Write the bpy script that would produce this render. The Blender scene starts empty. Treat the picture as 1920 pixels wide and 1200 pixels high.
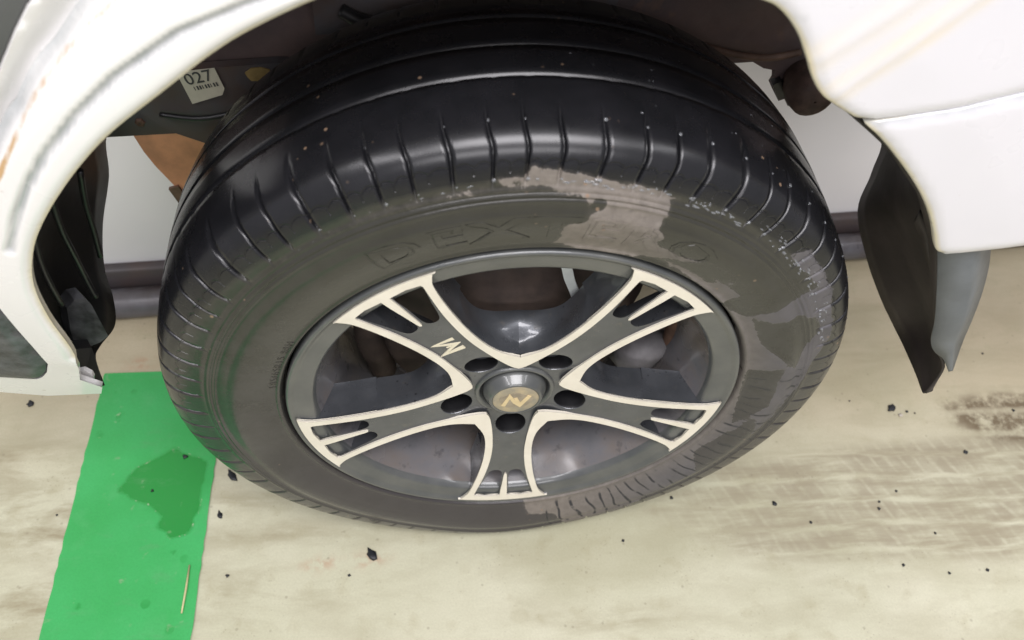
import bpy, math, random
import numpy as np
from mathutils import Vector, Matrix
from mathutils.geometry import delaunay_2d_cdt

random.seed(7); RNG = np.random.RandomState(7)
PI = math.pi
S = bpy.context.scene
C = S.collection
HUB = 0.305                      # height of the wheel centre above the floor
CAM = {'loc': (-0.0885, -0.4072, 0.9624), 'rot': (0.6596, -0.0716, -0.0914), 'lens': 29.398}

# ------------------------------------------------------------------ camera, light, exposure
cd = bpy.data.cameras.new('camera'); cam = bpy.data.objects.new('camera', cd); C.objects.link(cam)
cam.location = CAM['loc']; cam.rotation_euler = CAM['rot']
cd.lens = CAM['lens']; cd.sensor_width = 36; cd.clip_start = 0.02; cd.clip_end = 60
S.camera = cam
cd.dof.use_dof = True; cd.dof.focus_distance = 0.76; cd.dof.aperture_fstop = 6.3
S.view_settings.view_transform = 'Standard'; S.view_settings.look = 'None'
S.view_settings.exposure = 0.09; S.view_settings.gamma = 1.0
W = bpy.data.worlds.new('World'); S.world = W; W.use_nodes = True
bg = W.node_tree.nodes['Background']; bg.inputs[0].default_value = (0.93, 0.92, 1.0, 1); bg.inputs[1].default_value = 0.44
def lamp(name, loc, target, sx, sy, power, col):
    l = bpy.data.lights.new(name, 'AREA'); l.shape = 'RECTANGLE'; l.size = sx; l.size_y = sy
    l.energy = power; l.color = col
    o = bpy.data.objects.new(name, l); C.objects.link(o); o.location = loc
    o.rotation_euler = (Vector(target) - Vector(loc)).to_track_quat('-Z', 'Y').to_euler()
    return o
lamp('ceiling_tube_lamp', (0.12, -0.92, 2.3), (0.1, 0.0, 0.2), 1.5, 0.62, 42, (1.0, 0.97, 1.0))
lamp('ceiling_tube_lamp', (0.0, -2.2, 1.9), (0.0, 0.0, 0.25), 1.8, 0.4, 20, (1.0, 0.97, 1.0))
lamp('ceiling_tube_lamp', (-1.35, -0.9, 2.35), (-0.1, 0.0, 0.2), 1.25, 0.16, 12, (1.0, 0.97, 1.0))
lamp('ceiling_tube_lamp', (1.7, -0.5, 2.3), (0.2, 0.0, 0.3), 1.25, 0.16, 7, (0.98, 0.97, 1.0))
lamp('ceiling_tube_lamp', (0.1, 1.3, 2.3), (0.0, 0.4, 0.0), 1.25, 0.3, 26, (1.0, 0.97, 1.0))

# ------------------------------------------------------------------ helpers
def link(name, me, mats, parent=None, smooth=True, **props):
    o = bpy.data.objects.new(name, me); C.objects.link(o)
    for m in (mats if isinstance(mats, (list, tuple)) else [mats]):
        if not me.materials or len(me.materials) < (len(mats) if isinstance(mats, (list, tuple)) else 1): me.materials.append(m)
    if smooth:
        me.polygons.foreach_set('use_smooth', [True] * len(me.polygons))
    if parent: o.parent = parent
    for k, v in props.items(): o[k] = v
    return o
def mesh(name, V, F):
    me = bpy.data.meshes.new(name); me.from_pydata([tuple(map(float, v)) for v in V], [], [tuple(int(i) for i in f) for f in F]); me.update()
    return me
def sharp(me, deg=35):
    try: me.set_sharp_from_angle(angle=math.radians(deg))
    except Exception: pass
def recalc(me):
    import bmesh
    b = bmesh.new(); b.from_mesh(me); bmesh.ops.recalc_face_normals(b, faces=b.faces); b.to_mesh(me); b.free()
def lathe(prof, n=96, center=(0, 0, HUB), a0=0.0, a1=2 * PI):
    """prof: (y, r) list, axis along Y through the wheel centre"""
    full = abs(a1 - a0 - 2 * PI) < 1e-6
    m = n if full else n + 1
    V = []
    for i in range(m):
        a = a0 + (a1 - a0) * i / n
        for y, r in prof: V.append((center[0] + r * math.cos(a), center[1] + y, center[2] + r * math.sin(a)))
    k = len(prof); F = []
    for i in range(n):
        j = (i + 1) % m
        for p in range(k - 1): F.append((i * k + p, j * k + p, j * k + p + 1, i * k + p + 1))
    return V, F
def tube(path, rad, n=10, cap=True):
    P = [Vector(p) for p in path]; V = []; F = []
    rads = rad if isinstance(rad, (list, tuple)) else [rad] * len(P)
    up = Vector((0.13, 0.3, 1)).normalized()
    for i, p in enumerate(P):
        t = (P[min(i + 1, len(P) - 1)] - P[max(i - 1, 0)]).normalized()
        s = t.cross(up).normalized(); u = s.cross(t)
        for k in range(n):
            a = 2 * PI * k / n; V.append(p + (s * math.cos(a) + u * math.sin(a)) * rads[i])
    for i in range(len(P) - 1):
        for k in range(n):
            F.append((i * n + k, i * n + (k + 1) % n, (i + 1) * n + (k + 1) % n, (i + 1) * n + k))
    if cap: F.append(tuple(range(n - 1, -1, -1))); F.append(tuple((len(P) - 1) * n + k for k in range(n)))
    return V, F
def merge(*parts):
    V = []; F = []
    for v, f in parts:
        b = len(V); V += list(v); F += [tuple(i + b for i in q) for q in f]
    return V, F
def catmull(P, n=6, closed=False):
    P = [np.array(p, float) for p in P]; out = []; m = len(P)
    for i in range(m if closed else m - 1):
        if closed: a, b, c, d = P[i - 1], P[i], P[(i + 1) % m], P[(i + 2) % m]
        else: a, b, c, d = P[max(i - 1, 0)], P[i], P[i + 1], P[min(i + 2, m - 1)]
        for k in range(n):
            t = k / n
            out.append(0.5 * ((2 * b) + (c - a) * t + (2 * a - 5 * b + 4 * c - d) * t * t + (3 * b - a - 3 * c + d) * t ** 3))
    if not closed: out.append(P[-1])
    return out
def inside(P, L):
    P = np.asarray(P, float); L = np.asarray(L, float); x, y = P[:, 0], P[:, 1]; r = np.zeros(len(P), bool)
    j = len(L) - 1
    for i in range(len(L)):
        xi, yi = L[i]; xj, yj = L[j]
        c = ((yi > y) != (yj > y)) & (x < (xj - xi) * (y - yi) / ((yj - yi) if yj != yi else 1e-12) + xi)
        r ^= c; j = i
    return r
def pdist(P, L, closed=False):
    P = np.asarray(P, float)[:, :2]; L = np.asarray(L, float)[:, :2]; best = np.full(len(P), 1e9)
    m = len(L)
    for i in range(m if closed else m - 1):
        a = L[i]; b = L[(i + 1) % m]; d = b - a; t = np.clip(((P - a) @ d) / max(d @ d, 1e-12), 0, 1)
        best = np.minimum(best, np.hypot(*(P - a - t[:, None] * d).T))
    return best
def densify(L, step):
    out = []; m = len(L)
    for i in range(m):
        a = np.array(L[i], float); b = np.array(L[(i + 1) % m], float); k = max(1, int(np.hypot(*(b - a)) / step))
        for t in range(k): out.append(tuple(a + (b - a) * t / k))
    return out
def dens_open(L, step):
    return densify(L, step)[:-max(1, int(np.hypot(*(np.array(L[0]) - np.array(L[-1]))) / step))] + [tuple(L[-1])]
def cdt(outer, holes, step):
    """triangulate a 2D region with inner points; returns pts, tris and the loops as index lists"""
    loops = [outer] + list(holes); pts = []; edges = []
    for L in loops:
        b = len(pts); pts += [tuple(p) for p in L]; edges += [(b + i, b + (i + 1) % len(L)) for i in range(len(L))]
    o = np.array(outer); lo, hi = o.min(0), o.max(0)
    gx, gy = np.meshgrid(np.arange(lo[0], hi[0], step), np.arange(lo[1], hi[1], step * .87))
    gx = gx + (np.arange(gy.shape[0]) % 2)[:, None] * step / 2
    g = np.stack([gx.ravel(), gy.ravel()], 1)
    ok = inside(g, outer)
    for h in holes: ok &= ~inside(g, h)
    for L in loops: ok &= pdist(g, L, True) > step * .45
    pts += [tuple(p) for p in g[ok]]
    vs, es, fs, ov, oe, of = delaunay_2d_cdt([Vector(p) for p in pts], edges, [], 0, 1e-7)
    P = np.array([tuple(v) for v in vs]); F = [tuple(f) for f in fs]
    cen = np.array([P[list(f)].mean(0) for f in F]); k = inside(cen, outer)
    for h in holes: k &= ~inside(cen, h)
    F = [f for f, q in zip(F, k) if q]
    imap = {}
    for ni, src in enumerate(ov):
        for s_ in src: imap[s_] = ni
    LI = []; b = 0
    for L in loops:
        LI.append([imap[b + i] for i in range(len(L))]); b += len(L)
    F = [f if (P[f[1]][0] - P[f[0]][0]) * (P[f[2]][1] - P[f[0]][1]) - (P[f[1]][1] - P[f[0]][1]) * (P[f[2]][0] - P[f[0]][0]) > 0 else f[::-1] for f in F]
    return P, F, LI

# ------------------------------------------------------------------ materials
class M:
    def __init__(s, name, base=(.5, .5, .5), rough=.5, metal=0., coat=0., spec=.5):
        s.m = bpy.data.materials.new(name); s.m.use_nodes = True; s.t = s.m.node_tree; s.b = s.t.nodes['Principled BSDF']
        s.b.inputs['Base Color'].default_value = (*base, 1); s.b.inputs['Roughness'].default_value = rough
        s.b.inputs['Metallic'].default_value = metal; s.b.inputs['Coat Weight'].default_value = coat
        s.b.inputs['Specular IOR Level'].default_value = spec; s.b.inputs['Coat Roughness'].default_value = .08
        s._c = None
    def n(s, typ, **kw):
        n = s.t.nodes.new(typ)
        for k, v in kw.items(): setattr(n, k, v)
        return n
    def set(s, sock, v):
        if hasattr(v, 'is_output') or isinstance(v, bpy.types.NodeSocket): s.t.links.new(v, sock)
        elif isinstance(v, (tuple, list)) and len(v) == 3 and sock.type == 'RGBA': sock.default_value = (*v, 1)
        else: sock.default_value = v
    def obj(s):
        if s._c is None: s._c = s.n('ShaderNodeTexCoord').outputs['Object']
        return s._c
    def attr(s, name):
        return s.n('ShaderNodeAttribute', attribute_name=name).outputs['Fac']
    def uv(s):
        return s.n('ShaderNodeTexCoord').outputs['UV']
    def mp(s, scale=(1, 1, 1), rot=(0, 0, 0), loc=(0, 0, 0), src=None):
        n = s.n('ShaderNodeMapping'); n.inputs['Scale'].default_value = scale; n.inputs['Rotation'].default_value = rot; n.inputs['Location'].default_value = loc
        s.t.links.new(src or s.obj(), n.inputs['Vector']); return n.outputs[0]
    def noise(s, sc, det=4, rough=.55, dist=0., vec=None, col=False):
        n = s.n('ShaderNodeTexNoise'); n.inputs['Scale'].default_value = sc; n.inputs['Detail'].default_value = det
        n.inputs['Roughness'].default_value = rough; n.inputs['Distortion'].default_value = dist
        s.t.links.new(vec or s.obj(), n.inputs['Vector']); return n.outputs['Color' if col else 'Fac']
    def voro(s, sc, vec=None, feat='F1', rnd=1.):
        n = s.n('ShaderNodeTexVoronoi', feature=feat); n.inputs['Scale'].default_value = sc; n.inputs['Randomness'].default_value = rnd
        s.t.links.new(vec or s.obj(), n.inputs['Vector']); return n.outputs['Distance']
    def ramp(s, v, *st, interp='LINEAR'):
        n = s.n('ShaderNodeMapRange'); n.interpolation_type = 'SMOOTHSTEP' if interp != 'LINEAR' else 'LINEAR'
        s.set(n.inputs[0], v); n.inputs[1].default_value = st[0]; n.inputs[2].default_value = st[1]
        n.inputs[3].default_value = st[2] if len(st) > 2 else 0.; n.inputs[4].default_value = st[3] if len(st) > 3 else 1.
        return n.outputs[0]
    def mth(s, op, a, b=None, c=None):
        n = s.n('ShaderNodeMath', operation=op); s.set(n.inputs[0], a)
        if b is not None: s.set(n.inputs[1], b)
        if c is not None: s.set(n.inputs[2], c)
        return n.outputs[0]
    def mix(s, f, a, b, mode='MIX'):
        n = s.n('ShaderNodeMix', data_type='RGBA', blend_type=mode); s.set(n.inputs[0], f); s.set(n.inputs[6], a); s.set(n.inputs[7], b); return n.outputs[2]
    def col(s, v): s.set(s.b.inputs['Base Color'], v)
    def rough(s, v): s.set(s.b.inputs['Roughness'], v)
    def bump(s, h, strength=.3, dist=.001, prev=None):
        n = s.n('ShaderNodeBump'); n.inputs['Strength'].default_value = strength; n.inputs['Distance'].default_value = dist
        s.set(n.inputs['Height'], h)
        if prev: s.t.links.new(prev, n.inputs['Normal'])
        s.t.links.new(n.outputs[0], s.b.inputs['Normal']); return n.outputs[0]
def setattr_(me, name, vals):
    a = me.attributes.new(name, 'FLOAT', 'POINT'); a.data.foreach_set('value', np.asarray(vals, np.float32))
def simple(name, base, rough, metal=0., var=.25, sc=60, coat=0., bump=.1, spec=.5, dark=None):
    m = M(name, base, rough, metal, coat, spec); n = m.noise(sc, 5)
    d = dark or tuple(c * (1 - var) for c in base)
    m.col(m.mix(m.ramp(n, .35, .65), d, base)); m.rough(m.ramp(m.noise(sc * .6, 3), .3, .7, max(.02, rough - .08), min(1, rough + .1)))
    if bump: m.bump(m.noise(sc * 5, 3), bump, .0006)
    return m.m

# floor paint ---------------------------------------------------------------
m = M('floor_paint', (.62, .6, .48), .42)
w1 = m.noise(9, 3, col=True)
warp = m.n('ShaderNodeVectorMath', operation='MULTIPLY_ADD'); m.t.links.new(w1, warp.inputs[0]); warp.inputs[1].default_value = (.03, .03, 0); m.t.links.new(m.obj(), warp.inputs[2]); wv = warp.outputs[0]
c = m.mix(m.ramp(m.noise(2.6, 4, vec=wv), .35, .68), (.530, .525, .375), (.600, .585, .440))
c = m.mix(m.ramp(m.noise(16, 5, .6), .4, .75, 0, .35), c, (.42, .41, .27))
warmth = m.attr('worn'); c = m.mix(m.mth('MULTIPLY', warmth, m.ramp(m.noise(11, 5, .6), .2, .6, .75, 1.)), c, (.47, .395, .265))
st = m.noise(7, 6, .65, .3, m.mp((1, 3.2, 1), (0, 0, .02)))
c = m.mix(m.mth('MULTIPLY', m.ramp(st, .44, .62), m.ramp(m.attr('stain'), 0, 1, .20, 1.)), c, (.26, .215, .12))
bl = m.noise(26, 4, .6); c = m.mix(m.mth('MULTIPLY', m.ramp(bl, .56, .72), .45), c, (.38, .345, .215))
st2 = m.noise(3.2, 6, .6, .4, m.mp((1, 1.8, 1), (0, 0, .03), (5, 2, 0))); c = m.mix(m.ramp(st2, .50, .66, 0, .42), c, (.36, .34, .215))
# tyre print: rows of blocks cut by light cross lines
tv = m.mp((1, 1, 1), (0, 0, .03), src=wv)
sep = m.n('ShaderNodeSeparateXYZ'); m.t.links.new(tv, sep.inputs[0])
rows = m.mth('ABSOLUTE', m.mth('SUBTRACT', m.mth('FRACT', m.mth('MULTIPLY', sep.outputs[1], 30.)), .5))
sk = m.mth('ADD', m.mth('MULTIPLY', sep.outputs[0], 48.), m.mth('MULTIPLY', sep.outputs[1], 22.))
cuts = m.mth('ABSOLUTE', m.mth('SUBTRACT', m.mth('FRACT', sk), .5))
blk = m.mth('MULTIPLY', m.ramp(rows, .06, .16), m.ramp(cuts, .04, .2, .45, 1.))
blk = m.mth('MULTIPLY', blk, m.ramp(m.noise(17, 4, .6), .32, .62))
trk = m.mth('MULTIPLY', blk, m.attr('track'))
smear = m.mth('MULTIPLY', m.ramp(m.noise(9, 5, .65, .2, m.mp((1, 7, 1), (0, 0, .03))), .42, .62), m.attr('track'))
c = m.mix(m.mth('MULTIPLY', smear, .8), c, (.30, .26, .17))
c = m.mix(m.mth('MULTIPLY', trk, .8), c, (.31, .27, .185))
brn = m.mth('MULTIPLY', m.attr('mud'), m.ramp(m.noise(38, 5, .7), .38, .55))
c = m.mix(m.mth('MULTIPLY', brn, m.ramp(rows, .05, .2, .35, 1.)), c, (.145, .105, .058))
c = m.mix(m.mth('MULTIPLY', m.attr('rust'), m.ramp(m.noise(70, 3), .42, .56, 0, .6)), c, (.42, .17, .09))
sp = m.voro(42); c = m.mix(m.ramp(sp, .05, .09, .4, 0.), c, (.22, .19, .13))
sp2 = m.voro(15, m.mp((1, 1.3, 1), loc=(3, 1, 0))); ring = m.mth('MULTIPLY', m.ramp(sp2, .14, .2, 1, 0), m.ramp(m.noise(4), .5, .6)); c = m.mix(m.mth('MULTIPLY', ring, .28), c, (.40, .37, .24))
sp4 = m.voro(190); c = m.mix(m.mth('MULTIPLY', m.ramp(sp4, .10, .20, 1, 0), m.ramp(m.noise(13, 3), .48, .62, 0, .45)), c, (.25, .21, .15))
gn = m.noise(420, 3, .7); c = m.mix(m.ramp(gn, .35, .65, .16, 0), c, (.27, .25, .17))
m.col(c); m.rough(m.ramp(m.noise(8, 4), .3, .7, .34, .55)); m.bump(m.noise(260, 4), .22, .0008, m.bump(m.noise(25, 3), .15, .002))
floor_m = m.m
# green stripe
m = M('green_paint', (.05, .36, .12), .4)
c = m.mix(m.ramp(m.noise(7, 5), .35, .7), (.032, .350, .075), (.052, .430, .120))
c = m.mix(m.ramp(m.noise(30, 5, .6), .55, .75, 0, .45), c, (.085, .42, .14))
sy = m.n('ShaderNodeSeparateXYZ'); m.t.links.new(m.obj(), sy.inputs[0])
wet = m.ramp(m.mth('ADD', m.attr('wet'), m.mth('MULTIPLY', m.mth('SUBTRACT', m.noise(30, 6, .7), .5), .85)), .38, .58)
sp3 = m.mth('MULTIPLY', m.ramp(m.voro(28), .13, .17, 1, 0), m.ramp(m.noise(6), .5, .6)); wet = m.mth('MAXIMUM', wet, m.mth('MULTIPLY', sp3, .7))
c = m.mix(wet, c, (.010, .255, .034))
c = m.mix(m.ramp(m.noise(55, 4), .66, .74, 0, .6), c, (.25, .36, .2))
c = m.mix(m.ramp(m.noise(15, 7, .7, .3, m.mp((1, 3, 1))), .56, .68, 0, .35), c, (.10, .30, .12))
c = m.mix(m.ramp(m.noise(400, 3, .7), .35, .6, .18, 0), c, (.02, .2, .05))
c = m.mix(m.mth('MULTIPLY', m.mth('MULTIPLY', m.ramp(m.attr('wet'), .38, .42), m.ramp(m.attr('wet'), .52, .48)), m.ramp(m.noise(120, 3), .58, .68)), c, (.5, .6, .4))
m.col(c); m.rough(m.mix(wet, (.45,) * 3, (.24,) * 3)); m.bump(m.noise(120, 4), .15, .0006)
green_m = m.m
# tyre rubber ---------------------------------------------------------------
m = M('tyre_rubber', (.012, .012, .013), .3, spec=.5)
uvn = m.n('ShaderNodeSeparateXYZ'); m.t.links.new(m.uv(), uvn.inputs[0]); U, Vv = uvn.outputs[0], uvn.outputs[1]
side = m.attr('sidewall')                       # 1 on the sidewall, 0 on the tread
n1 = m.noise(28, 5, .6); n2 = m.noise(120, 4, .6); streak = m.noise(60, 4, .6)
wetc = m.mix(m.ramp(n1, .3, .7), (.017, .0165, .0145), (.036, .034, .031))
wetc = m.mix(m.ramp(m.noise(17, 6, .7, .3), .42, .68, 0, .75), wetc, (.058, .056, .055))
wetc = m.mix(m.ramp(m.noise(75, 6, .75), .56, .68, 0, .6), wetc, (.014, .0135, .0135))
wetc = m.mix(m.attr('grey'), wetc, (.046, .041, .041))
wetc = m.mix(m.attr('olive'), wetc, (.032, .031, .024))
rub = m.mix(m.ramp(m.noise(40, 3), .3, .7), (.0075, .0078, .009), (.012, .012, .014))
edge = m.mth('ADD', side, m.mth('MULTIPLY', m.mth('SUBTRACT', n1, .5), .5))
dirt = m.ramp(edge, .35, .75)
base = m.mix(dirt, rub, wetc)
dryv = m.mth('ADD', m.attr('dry'), m.mth('ADD', m.mth('MULTIPLY', m.mth('SUBTRACT', n2, .5), .26), m.mth('MULTIPLY', m.mth('SUBTRACT', streak, .5), .5)))
dryv = m.mth('ADD', dryv, m.mth('MULTIPLY', m.mth('SUBTRACT', m.noise(320, 3, .7), .5), .18))
dry = m.mth('ADD', m.mth('MULTIPLY', m.ramp(dryv, .30, .50), .16), m.mth('MULTIPLY', m.ramp(dryv, .47, .545), m.ramp(m.noise(85, 5, .7), .3, .6, .55, .84)))
dryc = m.mix(m.ramp(n2, .3, .7), (.150, .130, .110), (.205, .180, .155))
dryc = m.mix(m.attr('bluish'), dryc, m.mix(m.ramp(n1, .3, .7), (.062, .060, .068), (.110, .104, .108)))
dryc = m.mix(m.ramp(m.noise(200, 3), .6, .75, 0, .6), dryc, (.11, .10, .09))
base = m.mix(dry, base, dryc)
# wet cracks running radially in the dried film
cr = m.mth('ABSOLUTE', m.mth('SUBTRACT', m.mth('FRACT', m.mth('ADD', m.mth('MULTIPLY', U, 1.45), m.mth('MULTIPLY', m.noise(14, 2), 2.4))), .5))
crack = m.mth('MULTIPLY', m.mth('MULTIPLY', m.ramp(cr, .05, .12, 1, 0), m.attr('crack')), m.ramp(m.noise(38, 4, .6), .42, .5))
base = m.mix(crack, base, (.020, .020, .023))
sp = m.voro(70); base = m.mix(m.mth('MULTIPLY', m.ramp(sp, .07, .12, 1, 0), m.ramp(m.noise(15), .55, .62)), base, (.22, .15, .10))
m.col(base)
wetr = m.ramp(side, .2, .8, .27, .25)
m.rough(m.mth('MAXIMUM', m.mth('MULTIPLY', dry, .62), m.mth('ADD', wetr, m.mth('MULTIPLY', m.mth('SUBTRACT', n1, .5), .08))))
# scalloped sipe lines between the shoulder cuts
sc_ = m.mth('ABSOLUTE', m.mth('SINE', m.mth('MULTIPLY', U, 2 * PI)))
ln = m.mth('ABSOLUTE', m.mth('SUBTRACT', Vv, m.mth('ADD', .0, m.mth('MULTIPLY', sc_, 3.2))))
l1 = m.ramp(ln, .45, 1.0, 1, 0)
vert = m.mth('ABSOLUTE', m.mth('SUBTRACT', m.mth('FRACT', m.mth('MULTIPLY', U, 1.)), .02))
l2 = m.mth('MULTIPLY', m.ramp(vert, .012, .03, 1, 0), m.mth('MULTIPLY', m.ramp(Vv, -6., -5.), m.ramp(Vv, 0., 1., 1, 0)))
gr = m.mth('MAXIMUM', l1, l2)
hgt = m.mth('SUBTRACT', m.mth('MULTIPLY', n2, m.ramp(side, .2, .8, .04, .3)), gr)
nb = m.bump(m.mth('MULTIPLY', dry, 1.), .35, .0006)
nb = m.bump(hgt, .8, .0012, nb)
m.bump(m.noise(260, 3), .05, .0003, nb)
tyre_m = m.m
# wheel paint etc. ----------------------------------------------------------
m = M('wheel_grey_lacquer', (.05, .052, .056), .26, .45, .6)
c = m.mix(m.ramp(m.noise(35, 4), .3, .7), (.060, .065, .072), (.092, .097, .106))
c = m.mix(m.ramp(m.noise(90, 4, .6), .60, .72, 0, .45), c, (.13, .12, .105)); c = m.mix(m.mth('MULTIPLY', m.ramp(m.voro(120), .08, .16, 1, 0), m.ramp(m.noise(22), .48, .6)), c, (.018, .018, .022)); m.col(c)
drop = m.ramp(m.voro(260), .10, .22, 1, 0)
m.rough(m.ramp(m.noise(40, 3), .3, .7, .24, .42)); m.bump(m.mth('MULTIPLY', drop, m.ramp(m.noise(30), .5, .6)), .25, .0006, m.bump(m.noise(150, 3), .06, .0005))
grey_m = m.m
m = M('machined_face', (.72, .68, .56), .38, .0, .3)
m.col(m.mix(m.ramp(m.noise(50, 4), .35, .8), (.76, .71, .60), (.66, .61, .50))); m.rough(m.ramp(m.noise(70, 3), .3, .7, .3, .5))
m.bump(m.noise(220, 3), .06, .0004); cream_m = m.m
m = M('barrel_grime', (.16, .13, .11), .45)
c = m.mix(m.ramp(m.noise(14, 5, .6), .35, .65), (.12, .12, .127), (.175, .165, .168)); c = m.mix(m.ramp(m.noise(7, 5, .65), .46, .6, 0, .75), c, (.140, .115, .095))
c = m.mix(m.ramp(m.noise(70, 4), .6, .72, 0, .6), c, (.05, .05, .055))
m.col(c); m.rough(m.ramp(m.noise(20, 3), .35, .65, .12, .3)); barrel_m = m.m
m = M('dirty_flange', (.08, .082, .08), .32, .2, .4)
m.col(m.mix(m.ramp(m.noise(25, 4), .35, .7), (.075, .08, .08), (.115, .118, .112))); m.bump(m.noise(120, 3), .1, .0005); flange_m = m.m
drum_m = simple('rusty_drum', (.062, .042, .032), .7, 0, .5, 40, bump=.3)
rustm = simple('rusty_steel', (.15, .085, .055), .65, 0, .55, 45, bump=.4)
bump_m = simple('rusty_bump_stop', (.12, .075, .06), .7, 0, .55, 60, bump=.6)
strap_m = simple('galvanised_steel', (.80, .84, .82), .35, .2, .15, 60)
greyplastic_m = simple('grey_plastic', (.24, .23, .235), .6, 0, .4, 40, bump=.5)
nut_m = simple('dark_nut', (.02, .02, .022), .28, .6, .3, 80)
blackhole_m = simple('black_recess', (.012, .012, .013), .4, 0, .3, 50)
gold_m = M('tarnished_gold_badge', (.5, .36, .17), .42, .15, .2)
gold_m.col(gold_m.mix(gold_m.ramp(gold_m.noise(70, 4), .35, .65), (.43, .35, .22), (.25, .23, .18))); gold_m = gold_m.m
smudge_m = simple('badge_smudge', (.33, .28, .20), .5, 0, .3, 120)
logo_m = simple('logo_cream', (.72, .66, .50), .45, 0, .12, 80, bump=0)
logogold_m = simple('logo_pale_gold', (.68, .54, .30), .45, 0, .15, 80, bump=0)
# body paint
def body_paint(name, base):
    m = M(name, base, .3, 0, .6)
    c = m.mix(m.ramp(m.noise(5, 3), .35, .7), base, tuple(x * .955 for x in base))
    c = m.mix(m.ramp(m.mth('ADD', m.attr('edge'), m.mth('MULTIPLY', m.mth('SUBTRACT', m.noise(60, 4), .5), .35)), .45, 1., 0, .75), c, (.55, .47, .23))
    c = m.mix(m.ramp(m.mth('ADD', m.attr('rust'), m.mth('MULTIPLY', m.mth('SUBTRACT', m.noise(90, 4), .5), .9)), .25, .7, 0, .85), c, (.46, .25, .06))
    c = m.mix(m.mth('MULTIPLY', m.attr('grime'), m.ramp(m.noise(50, 4), .25, .6, .5, 1.)), c, (.34, .36, .36))
    c = m.mix(m.mth('MULTIPLY', m.attr('drip'), m.ramp(m.noise(25, 4), .3, .65, .35, 1.)), c, (.80, .68, .46))  # beige reflections of the stepped arch moulding, painted into the colour
    sp = m.voro(38); c = m.mix(m.mth('MULTIPLY', m.ramp(sp, .045, .07, .6, 0), m.ramp(m.noise(9), .5, .58)), c, (.5, .45, .4))
    m.col(c); m.rough(m.ramp(m.noise(20, 3), .3, .7, .24, .36)); m.bump(m.noise(70, 2), .03, .0005)
    return m.m
white_m = body_paint('white_body_paint', (.78, .765, .745))
white2_m = body_paint('white_bumper_paint', (.70, .69, .72))
m = M('wheelhouse_underseal', (.02, .017, .016), .75)
c = m.mix(m.ramp(m.noise(9, 5), .35, .65), (.060, .050, .054), (.135, .092, .080)); c = m.mix(m.ramp(m.noise(28, 5, .6), .6, .75, 0, .6), c, (.21, .12, .07))
m.col(c); m.rough(m.ramp(m.noise(30, 3), .3, .7, .6, .9)); m.bump(m.noise(60, 5), .4, .002); under_m = m.m
rail_m = simple('dark_chassis_paint', (.075, .073, .078), .55, 0, .45, 18, bump=.25, dark=(.085, .055, .042))
plastic_m = simple('black_plastic_liner', (.014, .014, .015), .38, 0, .35, 25, bump=.25)
flapin_m = simple('dirty_rubber_flap', (.040, .031, .030), .6, 0, .45, 22, bump=.3)
flapout_m = simple('grey_scuffed_flap', (.135, .148, .158), .42, 0, .22, 30, bump=.2)
peach_m = simple('rust_primer', (.86, .40, .21), .6, 0, .45, 18, bump=.3)
clad_m = simple('black_scuffed_cladding', (.115, .118, .125), .45, 0, .5, 55, bump=.5, dark=(.028, .028, .030))
trim_m = simple('charcoal_door_trim', (.095, .097, .095), .5, 0, .2, 20, bump=.1)
strip_m = simple('brown_shade_strip', (.042, .039, .042), .5, 0, .5, 14, bump=.3, dark=(.060, .042, .038))  # dark tone stands in for shading where the wall meets the floor
pipe_m = simple('dark_worn_rubber', (.11, .108, .118), .35, .1, .5, 20, bump=.2, dark=(.05, .038, .036))
m = M('pale_wall_paint', (.62, .61, .62), .5); m.col(m.mix(m.ramp(m.noise(3, 4), .35, .7), (.70, .695, .70), (.78, .76, .75))); m.bump(m.noise(90, 3), .05, .001); wall_m = m.m
sticker_m = simple('yellowed_sticker_paper', (.60, .57, .44), .5, 0, .12, 60, bump=0)
print_m = simple('faded_black_print', (.07, .07, .065), .6, 0, .2, 60, bump=0)
yellow_m = simple('old_yellow_paint', (.38, .27, .10), .6, 0, .35, 70, bump=.2)
crumb_m = simple('black_rubber_crumb', (.014, .016, .02), .45, 0, .3, 300, bump=.2)
stone_m = simple('pale_grit', (.55, .5, .42), .7, 0, .3, 200)
straw_m = simple('dry_straw', (.62, .56, .30), .5, 0, .2, 150)
m = M('water', (.9, .93, .97), .02, 0); m.b.inputs['Transmission Weight'].default_value = .85; m.b.inputs['IOR'].default_value = 1.33; water_m = m.m

# ------------------------------------------------------------------ setting: floor, stripe, wall, pipe
def grid_sheet(xs, ys, z):
    X, Y = np.meshgrid(xs, ys); V = np.stack([X.ravel(), Y.ravel(), np.full(X.size, z)], 1); n = len(xs)
    F = [(j * n + i, j * n + i + 1, (j + 1) * n + i + 1, (j + 1) * n + i) for j in range(len(ys) - 1) for i in range(n - 1)]
    return V, F
xs = np.r_[-4, -2.5, -1.5, np.arange(-1, 1.3, .01), 1.8, 2.8, 4]; ys = np.r_[-4, -2.2, -1.2, -.7, np.arange(-.4, .8, .01), 1.2, 2, 3.5]
V, F = grid_sheet(xs, ys, 0.0)
me = mesh('floor', V, F)
X, Yv = V[:, 0], V[:, 1]
def g2(cx, cy, sx, sy, amp=1.): return amp * np.exp(-(((X - cx) / sx) ** 2 + ((Yv - cy) / sy) ** 2))
sm = lambda a, b, v: (lambda t: t * t * (3 - 2 * t))(np.clip((v - a) / (b - a), 0, 1))
worn = sm(.06, .30, Yv + .06 * (X > .3)) * .9; setattr_(me, 'worn', worn)
FP = lambda L: np.array(L)
stain = np.zeros(len(V))
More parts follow.
